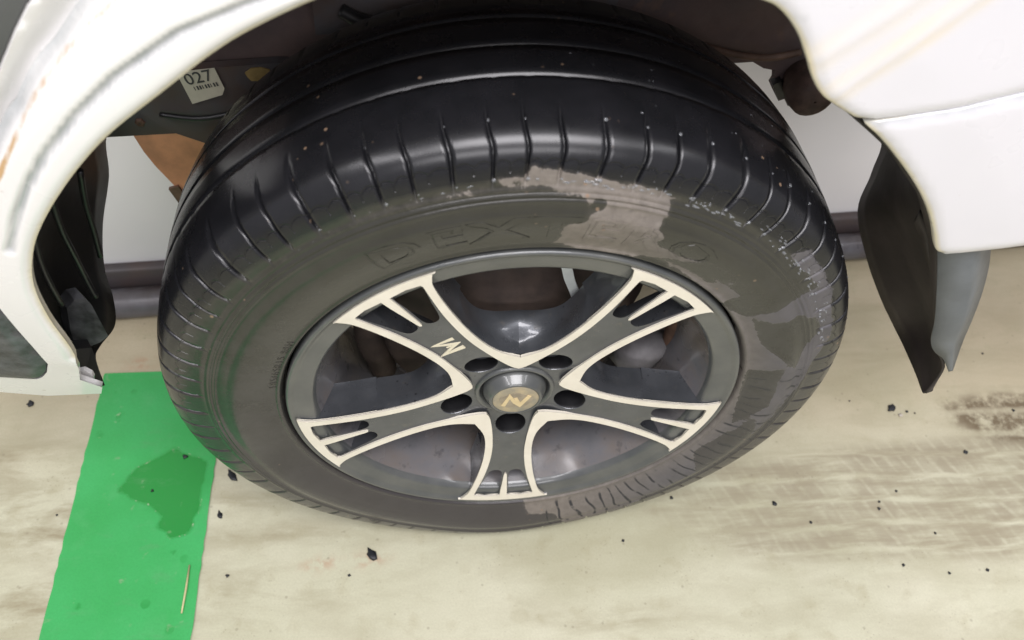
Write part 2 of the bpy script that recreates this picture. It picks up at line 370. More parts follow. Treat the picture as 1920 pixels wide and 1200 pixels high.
for (cx, cy), sx, sy, a in zip([(-0.5207, 0.0701), (-0.5413, 0.0311), (-0.5229, -0.0449), (-0.016, 0.2954), (0.5868, 0.272), (-0.262, 0.0208), (-0.3225, 0.0657), (0.126, -0.1068), (-0.2804, -0.0489), (-0.5903, 0.1308), (0.6142, -0.1272)],
                               (.10, .09, .07, .2, .15, .10, .06, .05, .1, .1, .05), (.03, .02, .03, .1, .1, .012, .01, .012, .03, .03, .02), (1., .9, .8, .4, .25, .55, .5, .55, .4, .7, .5)):
    stain = np.maximum(stain, g2(cx, cy, sx, sy, a))
setattr_(me, 'stain', stain)
tl = np.array([(0.1788, 0.082), (0.2885, 0.0917), (0.4179, 0.105), (0.7502, 0.1176), (1.1033, 0.109), (0.9641, -0.0893), (0.6533, -0.0767), (0.4338, -0.0628), (0.3001, -0.0543), (0.2099, -0.0077), (0.1278, 0.0254)])
tr = inside(V[:, :2], tl) * np.clip(pdist(V, tl, True) / .022, 0, 1); tr = tr * sm(.0, .45, X); setattr_(me, 'track', tr)
ml = np.array([(0.6398, 0.1577), (0.7042, 0.1745), (0.8142, 0.1786), (1.0904, 0.1532), (1.0402, 0.079), (0.7669, 0.0871), (0.6922, 0.0967), (0.6563, 0.1222)])
md = np.where(inside(V[:, :2], ml), .5 + np.clip(pdist(V, ml, True) / .02, 0, .5), np.clip(.5 - pdist(V, ml, True) / .03, 0, .5)); setattr_(me, 'mud', np.clip(md * 1.3 - .25, 0, 1))
rs = np.zeros(len(V))
for cx, cy in [(-0.4608, 0.2752), (-0.2101, -0.02), (-0.1546, -0.019)]: rs = np.maximum(rs, g2(cx, cy, .018, .007))
setattr_(me, 'rust', rs)
link('floor', me, floor_m, smooth=False, kind='structure')

xs = np.linspace(-.5045, -.3450, 40); ys = np.r_[-1.2, -.8, -.5, np.arange(-.3, .262, .005)]
V, F = grid_sheet(xs, ys, 0.0022)
for i in range(len(V)):
    e = (V[i, 0] + .42475) / .0797
    V[i, 0] += e ** 9 * .0006 * math.sin(V[i, 1] * 170 + 3 * math.sin(V[i, 1] * 53)) if abs(e) > .9 else 0
me = mesh('green_floor_stripe', V, F)
wl = [(-0.3964, 0.143), (-0.4136, 0.1288), (-0.44, 0.1154), (-0.4538, 0.0873), (-0.4393, 0.0759), (-0.4163, 0.0676), (-0.398, 0.0493), (-0.402, 0.0359), (-0.3844, 0.0202), (-0.3642, 0.027), (-0.3573, 0.0537), (-0.3546, 0.0961), (-0.3576, 0.1198)]
d = pdist(V, wl, True); ins = inside(V[:, :2], wl); wetv = np.where(ins, .5 + np.minimum(d / .02, .5), .5 - np.minimum(d / .02, .5))
for cx, cy, r in [(*(-0.4716, -0.0531), .006), (*(-0.4726, 0.1897), .012), (*(-0.3791, 0.0048), .006), (*(-0.4911, 0.1671), .010)]:
    dd = np.hypot(V[:, 0] - cx, V[:, 1] - cy); wetv = np.maximum(wetv, .52 * np.exp(-(dd / (r * 1.3)) ** 2))
setattr_(me, 'wet', wetv)
link('green_stripe', me, green_m, smooth=False, kind='structure')

# pale wall and the pipe lying along its foot, both running 4 degrees off the car's line
def along(x, off): return .3390 + (x + .477) * .0727 + off
V = []; F = []
for i, x in enumerate(np.linspace(-1.6, 2.0, 12)):
    yb = along(x, .066)
    V += [(x, yb, -.01), (x, yb, .9), (x, yb + .12, .9), (x, yb + .12, -.01)]
    if i: b = 4 * (i - 1); F += [(b, b + 1, b + 5, b + 4), (b + 1, b + 2, b + 6, b + 5), (b + 2, b + 3, b + 7, b + 6)]
n4 = len(V); F += [(3, 2, 1, 0), (n4 - 4, n4 - 3, n4 - 2, n4 - 1)]
me = mesh('wall', V, F); recalc(me)
o = link('low_wall', me, wall_m, smooth=False); o['label'] = 'pale grey painted wall seen under the car behind the dark pipe'; o['category'] = 'wall'
path = [(x, along(x, .026), .0215) for x in np.linspace(-1.5, 1.9, 40)]
a = tube(path, .0212, 20)
V = []; F = []
for i, x in enumerate(np.linspace(-1.5, 1.9, 30)):
    yb = along(x, .050); h_ = .062 + .0015 * math.sin(x * 7)
    V += [(x, yb, .001), (x, yb, h_ - .004), (x, yb + .003, h_), (x, yb + .0145, h_)]
    if i: b = 4 * (i - 1); F += [(b + q_, b + q_ + 1, b + q_ + 5, b + q_ + 4) for q_ in range(3)]
b_ = (V, F)  # dark strip above the pipe, added as the shading at the wall's foot
p = bpy.data.objects.new('floor_pipe', None); C.objects.link(p); p.location = (0, along(0, .04), 0)
p['label'] = 'dark pipe lying on the floor under the car at the foot of the pale wall'; p['category'] = 'pipe'
for nm, (v, f) in (('round_pipe', a), ('wall_foot_shade', b_)):
    o = link(nm, mesh(nm, [(q[0], q[1] - p.location[1], q[2]) for q in v], f), pipe_m if nm == 'round_pipe' else strip_m, p)

# ------------------------------------------------------------------ the car
car = bpy.data.objects.new('white_car', None); C.objects.link(car)
car['label'] = 'white car seen close up at its wheel arch with a grey and cream wheel'; car['category'] = 'car'
def part(name, me, mats, parent=None, smooth=True, **k):
    return link(name, me, mats, parent or car, smooth, **k)

# ---- tyre
# profile: (y, r) from outer bead over tread to inner bead
outer = [(.014, .2074), (.0135, .2088), (.0040, .2098), (.0012, .2112), (.0002, .2122), (-.0004, .2132), (.0002, .2144), (.0004, .2160), (-.0004, .2185), (-.0014, .2215), (-.0030, .2260), (-.0050, .2320), (-.0068, .2390), (-.0079, .2450),
         (-.0081, .2500), (-.0072, .2545), (-.0044, .2592), (-.0046, .2622), (-.0049, .2630), (-.0034, .2640), (-.0028, .2652), (-.0036, .2662), (-.0037, .2670), (-.0020, .2682), (-.0014, .2695), (-.0018, .2704), (-.0002, .2718),
         (.0004, .2750), (.0010, .2788), (.0018, .2828), (.0029, .2870), (.0044, .2912), (.0064, .2952), (.0090, .2989), (.0122, .3022), (.0162, .3050), (.0210, .3073), (.0265, .3092), (.0330, .3107), (.0400, .3118), (.0480, .3126), (.0550, .3132)]
def rib(y0, w, dep=.0042, r=.3140): return [(y0 - w, r - .0003), (y0 - w + .0004, r - dep), (y0 + w - .0004, r - dep), (y0 + w, r - .0003)]
tread = [(.0600, .3135)] + rib(.0655, .0011) + [(.074, .3141), (.082, .3144), (.090, .3145)] + rib(.0990, .0008, r=.3147) + [(.106, .3146), (.114, .3146), (.123, .3143)] + rib(.1330, .0009, r=.3143) + [(.142, .3136)]
inner = [(.195 - y, r) for y, r in outer[::-1]]
prof = np.array(outer + tread + inner)
arc = np.r_[0, np.cumsum(np.hypot(*np.diff(prof, axis=0).T))]
tan = np.gradient(prof, axis=0); nrm = np.stack([-tan[:, 1], tan[:, 0]], 1); nrm /= np.hypot(*nrm.T)[:, None]   # outward
if nrm[40, 1] < 0: nrm = -nrm
NP = 71
fr = [0, .2, .36, .43, .462, .478, .49, .51, .522, .538, .57, .64, .8]
pitch = 1 + .16 * np.sin(np.arange(NP) * 1.7) + .08 * RNG.randn(NP); start = np.r_[0, np.cumsum(pitch)] / pitch.sum()
TH = []; UU = []
for k in range(NP):
    for f in fr: TH.append((start[k] + (start[k + 1] - start[k]) * f) * 2 * PI + .32); UU.append(k + f)
TH = np.array(TH); UU = np.array(UU); nt = len(TH); k = len(prof)
s_sh = np.interp([.2745, .2800, .3085, .3112], prof[:len(outer), 1], arc[:len(outer)])      # shoulder-cut band
amt = np.where(arc < s_sh[1], np.clip((arc - s_sh[0]) / (s_sh[1] - s_sh[0]), 0, 1), np.clip((s_sh[3] - arc) / (s_sh[3] - s_sh[2]), 0, 1))
amt *= arc < s_sh[3] + .001
s_in = arc[-1] - s_sh[::-1]; amt2 = np.clip((arc - s_in[0]) / .004, 0, 1) * np.clip((s_in[3] - arc) / .004, 0, 1); amt = np.maximum(amt, amt2)
fcut = np.clip(1 - (np.abs((UU % 1) - .5) - .020) / .034, 0, 1)
A = TH[:, None] + np.interp(arc, [s_sh[0], s_sh[1], (s_sh[1] + s_sh[2]) / 2, s_sh[2]], [.006, .004, -.004, .004])[None, :] * (arc < .2)[None, :]
longc = (np.floor(UU).astype(int) % 2 == 0)
DP = fcut[:, None] * amt[None, :] * .0036
# short notches on the ribs beside the first groove
no = np.clip(1 - (np.abs(((UU * 1.0 + .25) % 1) - .5)) / .09, 0, 1)[:, None] * (np.exp(-((prof[:, 0] - .062) / .0028) ** 2))[None, :] * .0018 * (prof[:, 1] > .3)[None, :]
DP = DP + no
Yc = prof[None, :, 0] - DP * nrm[None, :, 0]; Rc = prof[None, :, 1] - DP * nrm[None, :, 1]
# slight lumps of the sidewall
dent = .0022 * np.exp(-((np.degrees(TH) % 360 - 196) / 9) ** 2) - .0012 * np.exp(-((np.degrees(TH) % 360 - 214) / 8) ** 2) + .0010 * np.exp(-((np.degrees(TH) % 360 - 30) / 12) ** 2)
lump = -dent + .0008 * np.sin(TH * 3 + 1) + .0005 * np.sin(TH * 7)
Yc = Yc - (lump[:, None] * np.exp(-((prof[:, 1] - .24) / .02) ** 2)[None, :] * np.where(prof[:, 0] < .1, 1, -1)[None, :])
Rc = Rc + .0042 * np.clip(-np.cos(A) + .1, 0, 1) * np.clip((Rc - .24) / .05, 0, 1)
Xp = Rc * np.cos(A); Zp = Rc * np.sin(A)
low = -HUB + .0006; pen = np.clip(low - Zp, 0, None)
bul = np.exp(-((A - 1.5 * PI + 2 * PI * (A > 4 * PI)) / .33) ** 2) * np.exp(-((Rc - .275) / .026) ** 2) * .006
Yc = Yc + np.where(Yc < .1, -1, 1) * bul
Zp = np.maximum(Zp, low)
V = np.stack([Xp, Yc, Zp + HUB], 2).reshape(-1, 3)
F = [(i * k + j, i * k + j + 1, ((i + 1) % nt) * k + j + 1, ((i + 1) % nt) * k + j) for i in range(nt) for j in range(k - 1)]
me = mesh('tyre', V, F); recalc(me)
uvl = me.uv_layers.new(name='UVMap'); li = np.zeros(len(me.loops), int); me.loops.foreach_get('vertex_index', li)
vsh = (arc - np.interp(.289, prof[:len(outer), 1], arc[:len(outer)])) * 1000
ii = li // k; jj = li % k; uu = UU[ii].copy(); 
fi = np.arange(len(li)) // 4; wrap = np.zeros(len(me.polygons), bool); np.maximum.at(wrap.view(np.uint8), fi, (ii == nt - 1).astype(np.uint8)); uu[(ii == 0) & wrap[fi]] = NP
uvl.data.foreach_set('uv', np.stack([uu, vsh[jj]], 1).ravel())
DRY = [[(92.31, 0.2878), (88.98, 0.2854), (83.46, 0.281), (78.81, 0.279), (73.73, 0.2788), (69.75, 0.2755), (70.39, 0.2715), (70.21, 0.2656), (70.65, 0.2532), (68.69, 0.2441), (68.58, 0.2338), (62.36, 0.2311), (57.33, 0.235), (66.94, 0.2169), (78.37, 0.211), (86.77, 0.2173), (85.53, 0.2272), (86.57, 0.2364), (85.79, 0.2421), (82.18, 0.2473), (83.04, 0.2528), (80.06, 0.2579), (80.15, 0.2664), (82.09, 0.2666), (82.94, 0.2602), (84.29, 0.2681), (86.35, 0.2676), (87.98, 0.2686), (88.95, 0.2718), (90.07, 0.2728), (94.42, 0.2765), (95.36, 0.2709), (96.13, 0.2772), (97.82, 0.278), (95.24, 0.2799), (92.7, 0.2802)],
       [(66.29, 0.2217), (57.35, 0.2193), (50.23, 0.2184), (46.65, 0.2335), (51.08, 0.2256), (41.43, 0.2298), (41.8, 0.2076), (33.47, 0.2207), (33.53, 0.2383), (34.09, 0.2664), (32.94, 0.2845), (41.2, 0.2787), (45.07, 0.278), (42.61, 0.2917), (37.72, 0.2915), (31.06, 0.2923), (19.05, 0.2879), (4.24, 0.268), (-9.84, 0.2601), (-30.2, 0.2511), (-52.79, 0.2602), (-71.95, 0.3781), (-75.1, 0.2397), (-83.15, 0.2316), (-83.63, 0.2056), (-74.89, 0.199), (-54.1, 0.2047), (-32.44, 0.2057), (-10.59, 0.2039), (10.61, 0.2094), (25.22, 0.2087), (42.45, 0.211), (55.88, 0.2144)]]
WETB = [[(32.98, 0.2246), (29.68, 0.239), (28.82, 0.261), (24.69, 0.2757), (20.15, 0.2766), (18.29, 0.2625), (11.69, 0.2551), (21.67, 0.226)], [(10.58, 0.2132), (12.48, 0.2449), (-2.58, 0.2452), (-13.72, 0.2271)], [(-28.84, 0.2232), (-7.36, 0.2426), (-19.49, 0.2624), (-36.37, 0.2557)]]
def pol(L): return np.array([(r * math.cos(math.radians(t)), r * math.sin(math.radians(t))) for t, r in L])
def tyre_attributes(me, rr, yy, th):
    front = (yy < .06).astype(float)
    sidew = np.clip((.2845 - rr) / .012, 0, 1)
    # the dirt climbs further up the shoulder at the sides of the wheel than at its top
    climb = np.clip(1 - np.maximum(0, np.sin(np.radians(th)) - .12) / .62, 0, 1)
    sidew = np.maximum(sidew, np.clip((.2845 + .022 * climb - rr) / .010, 0, 1)) * front * (yy < .03)
    sidew = np.maximum(sidew, (yy > .15) * .6)
    setattr_(me, 'sidewall', sidew)
    wm = np.radians(th); PXY = np.stack([rr * np.cos(wm), rr * np.sin(wm)], 1)
    def sdf(L, w):
        Q = pol(L); d_ = pdist(PXY, Q, True); return np.where(inside(PXY, Q), .5 + np.minimum(d_ / w, .5), .5 - np.minimum(d_ / w, .5))
    dryv = np.zeros(len(rr))
    for L in DRY: dryv = np.maximum(dryv, sdf(L, .012))
    for L in WETB: dryv = np.minimum(dryv, 1 - sdf(L, .012))
    dryv = np.maximum(dryv, .43 * np.exp(-((rr - .272) / .006) ** 2) * np.exp(-((th - 100) / 45) ** 2))
    setattr_(me, 'dry', dryv * front)
    sx = np.cos(wm); 
    setattr_(me, 'bluish', np.clip((sx - .25) / .5, 0, 1) * np.clip((rr - .195) / .04, 0, 1) * .92)
    setattr_(me, 'grey', np.clip(.35 - np.sin(wm), 0, 1) * .8)
    setattr_(me, 'olive', np.clip(np.sin(wm) * 1.2, 0, 1) * .8)
    setattr_(me, 'crack', ((th < 10) & (th > -78)) * np.clip((rr - .216) / .006, 0, 1) * np.clip((.268 - rr) / .006, 0, 1))
rr = np.tile(prof[:, 1], nt); yy = np.tile(prof[:, 0], nt); th = np.degrees(np.repeat(TH, k)) % 360; th = np.where(th > 180, th - 360, th)
tyre_attributes(me, rr, yy, th)
tyre = part('tyre', me, tyre_m)

# raised lettering on the sidewall
def text_mesh(txt, size, ext, spacing=1.0, bold=0.):
    c_ = bpy.data.curves.new('lettering', 'FONT'); c_.body = txt; c_.size = size; c_.extrude = ext; c_.align_x = 'CENTER'; c_.resolution_u = 3; c_.offset = bold; c_.space_character = spacing
    o = bpy.data.objects.new('lettering_tmp', c_); C.objects.link(o); dg = bpy.context.evaluated_depsgraph_get()
    me = bpy.data.meshes.new_from_object(o.evaluated_get(dg)); bpy.data.objects.remove(o); bpy.data.curves.remove(c_); return me
def bend_text(txt, size, r0, deg, ext, spacing, ybase, wide=1.0, bold=0.):
    me = text_mesh(txt, size, ext, spacing, bold)
    import bmesh
    b = bmesh.new(); b.from_mesh(me); bmesh.ops.subdivide_edges(b, edges=[e for e in b.edges if e.calc_length() > .004], cuts=3, use_grid_fill=False); bmesh.ops.triangulate(b, faces=b.faces)
    for v in b.verts:
        r = r0 + v.co.y; a = math.radians(deg) - v.co.x * wide / r0
        y = float(np.interp(r, prof[:27, 1], prof[:27, 0])) - (.0008 * math.sin(a * 3 + 1) + .0005 * math.sin(a * 7)) * math.exp(-((r - .24) / .02) ** 2)
        v.co = Vector((r * math.cos(a), y - ybase + v.co.z * -1, r * math.sin(a) + HUB))
    b.to_mesh(me); b.free(); return me
m = M('wet_lettering_rubber', (.026, .025, .02), .28)
nn = m.ramp(m.noise(60, 4), .4, .6); m.col(m.mix(nn, (.022, .021, .017), (.038, .036, .030))); letter_m = m.m
me = bend_text('DEXTERO', .033, .2275, 88, .00045, 1.22, .0000, 1.50, bold=.0013); recalc(me)
co = np.array([tuple(v.co) for v in me.vertices]); tyre_attributes(me, np.hypot(co[:, 0], co[:, 2] - HUB), co[:, 1], np.degrees(np.arctan2(co[:, 2] - HUB, co[:, 0])))
part('sidewall_lettering', me, tyre_m, tyre, smooth=False)
me = bend_text('185/65R15 88H', .0085, .2145, 160, .0004, 1.2, 0., 1.1); recalc(me)
part('size_marking', me, letter_m, tyre, smooth=False)

# ---- alloy wheel
def yface(r): return .0104 * (1 - (np.clip(r, .04, .2) - .04) / .16)
E = [(.1950, .0470), (.1900, .0430), (.1840, .0393), (.1740, .0360), (.1600, .0325), (.1420, .0289), (.1220, .0259), (.1040, .0243), (.0860, .0241), (.0720, .0259), (.0625, .0292), (.0555, .0328), (.0520, .0346)]
I = [(.0342, .0249), (.0405, .0218), (.0520, .0196), (.0680, .0178), (.0800, .0170), (.0960, .0165), (.1130, .0174), (.1310, .0196), (.1500, .0230), (.1690, .0277), (.1870, .0325)]
a36 = math.radians(36)
apexE = (.0612 * math.cos(a36), .0612 * math.sin(a36)); apexI = (.0423 * math.cos(a36), .0423 * math.sin(a36))
rim_arc = [(.2012 * math.cos(t), .2012 * math.sin(t)) for t in np.linspace(math.radians(14.3), -math.radians(14.3), 26)]
Es = [tuple(p) for p in catmull(E + [apexE], 4)]; Es[-1] = apexE
Is = [tuple(p) for p in catmull([apexI] + I[1:], 4)]
mir = lambda L: [(x, -y) for x, y in L[::-1]]
hubarc = [(.0372 * math.cos(t), .0372 * math.sin(t)) for t in np.linspace(-a36, a36, 13)]
spoke_outer = rim_arc + mir(Es)[::-1][0:0] + [(x, -y) for x, y in Es] + [(p[0], p[1]) for p in hubarc] + Es[::-1]
winner = [(.1880, .0310), (.1905, .0200), (.1908, .0056), (.1700, .0045), (.1500, .0034), (.1432, .0052), (.1408, .0100), (.1418, .0150), (.1480, .0188), (.1640, .0238)]
win1 = [tuple(p) for p in catmull(winner, 3, True)]; win2 = [(x, -y) for x, y in win1[::-1]]
lug = [(.057 + .0152 * math.cos(t), .0152 * math.sin(t)) for t in np.linspace(0, 2 * PI, 25)[:-1]]
def walls(P3, loop, offs, out, closed=True, endray=None):
    """extrude a boundary loop along +y with per-row outward offsets; returns V,F"""
    L = np.array([P3[i] for i in loop]); n = len(L)
    prv = np.roll(L, 1, 0); nx = np.roll(L, -1, 0); t = (nx - prv)[:, [0, 2]]; t /= np.maximum(np.hypot(*t.T)[:, None], 1e-9)
    nn_ = np.stack([t[:, 1], -t[:, 0]], 1) * out
    if endray is not None: nn_[0] = (math.cos(endray), math.sin(endray)); nn_[-1] = (math.cos(endray), -math.sin(endray))
    rows = [L]
    for dy, of in offs:
        if callable(of): of = of(L)
        R = L.copy(); R[:, 1] = R[:, 1] + dy; R[:, 0] += nn_[:, 0] * of; R[:, 2] += nn_[:, 1] * of; rows.append(R)
    V_ = np.concatenate(rows); F_ = []
    for r in range(len(rows) - 1):
        for i in range(n if closed else n - 1): F_.append((r * n + i, r * n + (i + 1) % n, (r + 1) * n + (i + 1) % n, (r + 1) * n + i))
    return V_.tolist(), F_
def round_rows(d, depth, draft): return [(.0006, .0006), (.0016, .0010), (depth * .5, draft * .6), (depth, draft)]
# grey spoke body
P, F, LI = cdt(spoke_outer, [win1, win2, lug], .0042)
rP = np.hypot(P[:, 0], P[:, 1]); hubdip = np.clip((.076 - rP) / .030, 0, 1); hubdip = hubdip * hubdip * (3 - 2 * hubdip)
inset = .0016 + .0036 * hubdip * (np.abs(np.arctan2(P[:, 1], P[:, 0])) < a36 + .01)
P3 = np.stack([P[:, 0], yface(rP) + inset, P[:, 1]], 1)
spoke_parts = [(P3.tolist(), [f for f in F])]
def sub_loop(idx): return idx
nr_, ne_ = len(rim_arc), len(Es)
def chain(idx): return idx[-ne_:] + idx[:nr_ + ne_]
tgt = [(.0775, 0), (.0783, 6), (.0805, 12), (.0845, 17.5), (.0900, 21.8), (.0980, 24.3), (.1090, 25.0), (.1200, 24.8), (.1300, 24.6)]
tgt = np.array([(r_ * math.cos(a36 - math.radians(p_)), r_ * math.sin(a36 - math.radians(p_))) for r_, p_ in tgt])
tgt = np.array(catmull(tgt, 6)); tl_ = np.r_[0, np.cumsum(np.hypot(*np.diff(tgt, axis=0).T))]; tl_ /= tl_[-1]
def spoke_walls(P3, idx, rows):
    L = np.array([P3[i] for i in idx]); n = len(L); rr_ = np.hypot(L[:, 0], L[:, 2]); sgn = np.sign(L[:, 2]); half = n // 2
    T = L.copy(); w_ = np.zeros(n)
    for side_ in (0, 1):
        ids = [i for i in (range(0, n) if side_ == 0 else range(n - 1, -1, -1))]
        seg = []
        for i in ids:
            if rr_[i] > .1285: break
            seg.append(i)
        Q = L[seg][:, [0, 2]]; l_ = np.r_[0, np.cumsum(np.hypot(*np.diff(Q, axis=0).T))]; l_ /= l_[-1]
        sg_ = 1 if side_ == 0 else -1
        T[seg, 0] = np.interp(l_, tl_, tgt[:, 0]); T[seg, 2] = sg_ * np.interp(l_, tl_, tgt[:, 1]); w_[seg] = 1
    prv = np.roll(L, 1, 0); nx = np.roll(L, -1, 0); t = (nx - prv)[:, [0, 2]]; t /= np.hypot(*t.T)[:, None]; N_ = np.stack([t[:, 1], -t[:, 0]], 1); N_[0] = N_[-1] = 0
    rws = [L]
    for dy, of, wt in rows:
        R = L.copy(); R[:, 1] += dy; f = (w_ == 0) | (wt == 0)
        R[f, 0] += N_[f, 0] * of; R[f, 2] += N_[f, 1] * of
        R[~f, 0] = L[~f, 0] + (T[~f, 0] - L[~f, 0]) * wt; R[~f, 2] = L[~f, 2] + (T[~f, 2] - L[~f, 2]) * wt
        rws.append(R)
    F_ = [(r_ * n + i, r_ * n + i + 1, (r_ + 1) * n + i + 1, (r_ + 1) * n + i) for r_ in range(len(rws) - 1) for i in range(n - 1)]
    return np.concatenate(rws).tolist(), F_
spoke_parts.append(spoke_walls(P3, chain(LI[0]), [(.0005, .0004, 0), (.005, .0008, .03), (.011, .0010, .12), (.0155, .0012, .34), (.0195, .0010, .62), (.0245, .0006, .86), (.0300, .0000, .98), (.0345, -.0006, 1.0), (.0375, -.0016, .94)]))
nbore = sum(len(f_) for v_, f_ in spoke_parts)
spoke_parts.append(walls(P3, LI[3], [(.0006, -.0004), (.0040, -.0008), (.024, -.0010)], 1))
SV, SF = merge(*spoke_parts)
# cream machined edge of one spoke
tine = [(.1918, .0040), (.1800, .0036), (.1650, .0026), (.1500, .0018), (.1462, .0012), (.1450, 0), (.1462, -.0012), (.1500, -.0018), (.1650, -.0026), (.1800, -.0036), (.1918, -.0040)]
inn = Is + [(.1895, .0318), (.1922, .0200)] + tine + [(.1922, -.0200), (.1895, -.0318)] + [(x, -y) for x, y in Is[::-1]]
cream = rim_arc + [(x, -y) for x, y in Es] + inn[::-1][:0] + [(x, -y) for x, y in [Is[0]]][:0] + [(x, y) for x, y in inn[::-1]] + Es[::-1]
cream = [p for i, p in enumerate(cream) if i == 0 or math.hypot(p[0] - cream[i - 1][0], p[1] - cream[i - 1][1]) > 2e-4]
P, F, LI = cdt(cream, [], .005)
rP = np.hypot(P[:, 0], P[:, 1]); P3 = np.stack([P[:, 0], yface(rP) - .0002, P[:, 1]], 1)
CV, CF = merge((P3.tolist(), F), walls(P3, LI[0], [(.0004, .0003), (.0030, .0004)], 1))
def spin(V_, deg, dy=0.):
    a = math.radians(deg); c_, s_ = math.cos(a), math.sin(a)
    return [(x * c_ - z * s_, y + dy, x * s_ + z * c_ + HUB) for x, y, z in V_]
barrel = [(.0130, .2062), (.0060, .2072), (.0018, .2070), (.0000, .2056), (.0006, .2030), (.0030, .2008), (.0042, .1975), (.0048, .1860), (.0064, .1834), (.0120, .1812), (.0200, .1785), (.0330, .1730), (.0460, .1675), (.0600, .1645), (.0900, .1635), (.1250, .1680), (.1500, .1780), (.1700, .1900), (.178, .2050)]
V, F = lathe(barrel, 128); me = mesh('wheel_barrel', V, F); recalc(me)
wheel = part('alloy_wheel', me, [flange_m, barrel_m]); kb = len(barrel)
mi = np.tile(np.array([1 if j > 8 else 0 for j in range(kb - 1)]), 128); me.polygons.foreach_set('material_index', mi.astype(np.int32))
ang = [126, 54, -18, -90, -162]
for q, a_ in enumerate(ang):
    me = mesh('spoke', spin(SV, a_), SF); me.polygons.foreach_set('use_smooth', [True] * len(me.polygons)); sharp(me, 40)
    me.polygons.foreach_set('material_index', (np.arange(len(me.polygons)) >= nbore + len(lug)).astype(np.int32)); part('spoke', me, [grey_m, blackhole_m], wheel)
    me = mesh('machined_edge', spin(CV, a_), CF); recalc(me); me.polygons.foreach_set('use_smooth', [True] * len(me.polygons)); sharp(me, 40)
    part('machined_edge', me, cream_m, wheel)
    # lug nut deep in its bore, and the bore floor
    cx, cz = .057 * math.cos(math.radians(a_)), .057 * math.sin(math.radians(a_))
    hx = [(cx + .0085 * math.cos(t), cz + .0085 * math.sin(t)) for t in np.arange(6) * PI / 3]
    hs = [(cx + .0060 * math.cos(t), cz + .0060 * math.sin(t)) for t in np.arange(6) * PI / 3]
    V = [(x, .046, z + HUB) for x, z in hx] + [(x, .0285, z + HUB) for x, z in hx] + [(x, .0260, z + HUB) for x, z in hs]
    F = [(i, (i + 1) % 6, 6 + (i + 1) % 6, 6 + i) for i in range(6)] + [(6 + i, 6 + (i + 1) % 6, 12 + (i + 1) % 6, 12 + i) for i in range(6)] + [tuple(range(12, 18))]
    me = mesh('lug_nut', V, F); recalc(me); part('lug_nut', me, nut_m, wheel, smooth=False)
# back web between the spokes
web = [(.0280, .0370), (.0300, .055), (.0400, .0600), (.0560, .0600), (.0600, .050), (.0600, .004)]
V, F = lathe(web, 60)
me = mesh('hub_web', V, F); recalc(me); part('hub_web', me, grey_m, wheel)
# centre: bore ring and cap
ring = [(.0300, .0374), (.0150, .0376), (.0128, .0364), (.0126, .0345), (.0150, .0325), (.0185, .0318), (.022, .0316), (.022, .001)]
V, F = lathe(ring, 72); me = mesh('centre_ring', V, F); recalc(me); part('centre_ring', me, flange_m, wheel)
capp = [(.020, .0300), (.0140, .0296), (.0120, .0286), (.0052, .0250), (.0038, .0240), (.0032, .0228), (.0036, .0222), (.0042, .0218), (.0042, .0002)]
V, F = lathe(capp, 72); me = mesh('hub_cap', V, F); recalc(me); cap = part('hub_cap', me, flange_m, wheel)
V, F = lathe([(.0040, .0216), (.0036, .0212), (.0033, .020), (.0030, .012), (.0029, .0002)], 64); me = mesh('cap_badge', V, F); recalc(me)
part('cap_badge', me, gold_m, wheel)
def ribbon(pts, w, y_front, y_back, ends=True, taper=0.):
    """flat strokes (mitred) in the wheel plane"""
    P_ = [np.array(p) for p in pts]; V_ = []; n_ = len(P_)
    for i in range(n_):
        d1 = P_[i] - P_[i - 1] if i else P_[1] - P_[0]; d2 = P_[i + 1] - P_[i] if i < n_ - 1 else d1
        d1 = d1 / np.hypot(*d1); d2 = d2 / np.hypot(*d2); n1_ = np.array([-d1[1], d1[0]]); n2_ = np.array([-d2[1], d2[0]]); mm = n1_ + n2_; mm /= max(np.hypot(*mm), 1e-6)
        s_ = min(1 / max(mm @ n1_, .35), 2.0) * w / 2
        for sg in (1, -1):
            q = P_[i] + mm * s_ * sg; V_.append((q[0], y_front, q[1])); V_.append((q[0], y_back, q[1]))
    F_ = []
    for i in range(n_ - 1):
        a_ = 4 * i; b__ = a_ + 4
        F_ += [(a_, b__, b__ + 2, a_ + 2), (a_, a_ + 1, b__ + 1, b__), (a_ + 2, b__ + 2, b__ + 3, a_ + 3)]
    F_ += [(0, 2, 3, 1), (4 * n_ - 4, 4 * n_ - 3, 4 * n_ - 1, 4 * n_ - 2)]
    return V_, F_
lz = [(0.1113, -0.0075), (0.1128, 0.0121), (0.1033, -0.0053), (0.0967, 0.012), (0.0956, -0.0079)]
yl = float(yface(.105)) + .0016
V, F = merge(ribbon(lz, .0040, yl - .0006, yl + .001), ribbon([tuple(np.array(lz[1]) * .35 + np.array(lz[2]) * .65 + (-.003, -.001)), tuple(np.array(lz[2]) * .55 + np.array(lz[3]) * .45 + (.0035, .002))], .0016, yl - .0006, yl + .001))
me = mesh('spoke_logo', spin(V, 126), F); recalc(me); part('spoke_logo', me, logo_m, wheel, smooth=False)
mz = [(-.0115, -.0068), (-.0060, .0080), (.0005, -.0058), (.0040, -.0068), (.0125, .0072)]
mz2 = [(-.0060, .0080), (-.0012, .0040), (.0040, -.0068)]
mz = [(-.0115, -.0078), (-.0062, .0080), (-.0008, -.0022), (.0042, -.0074), (.0122, .0080)]
mz3 = [(-.0035, .0015), (.0010, -.0075)]
blob = [(.0155 * math.cos(t) * (1 + .08 * math.sin(3 * t)), .0118 * math.sin(t) * (1 + .1 * math.sin(5 * t))) for t in np.linspace(0, 2 * PI, 33)[:-1]]
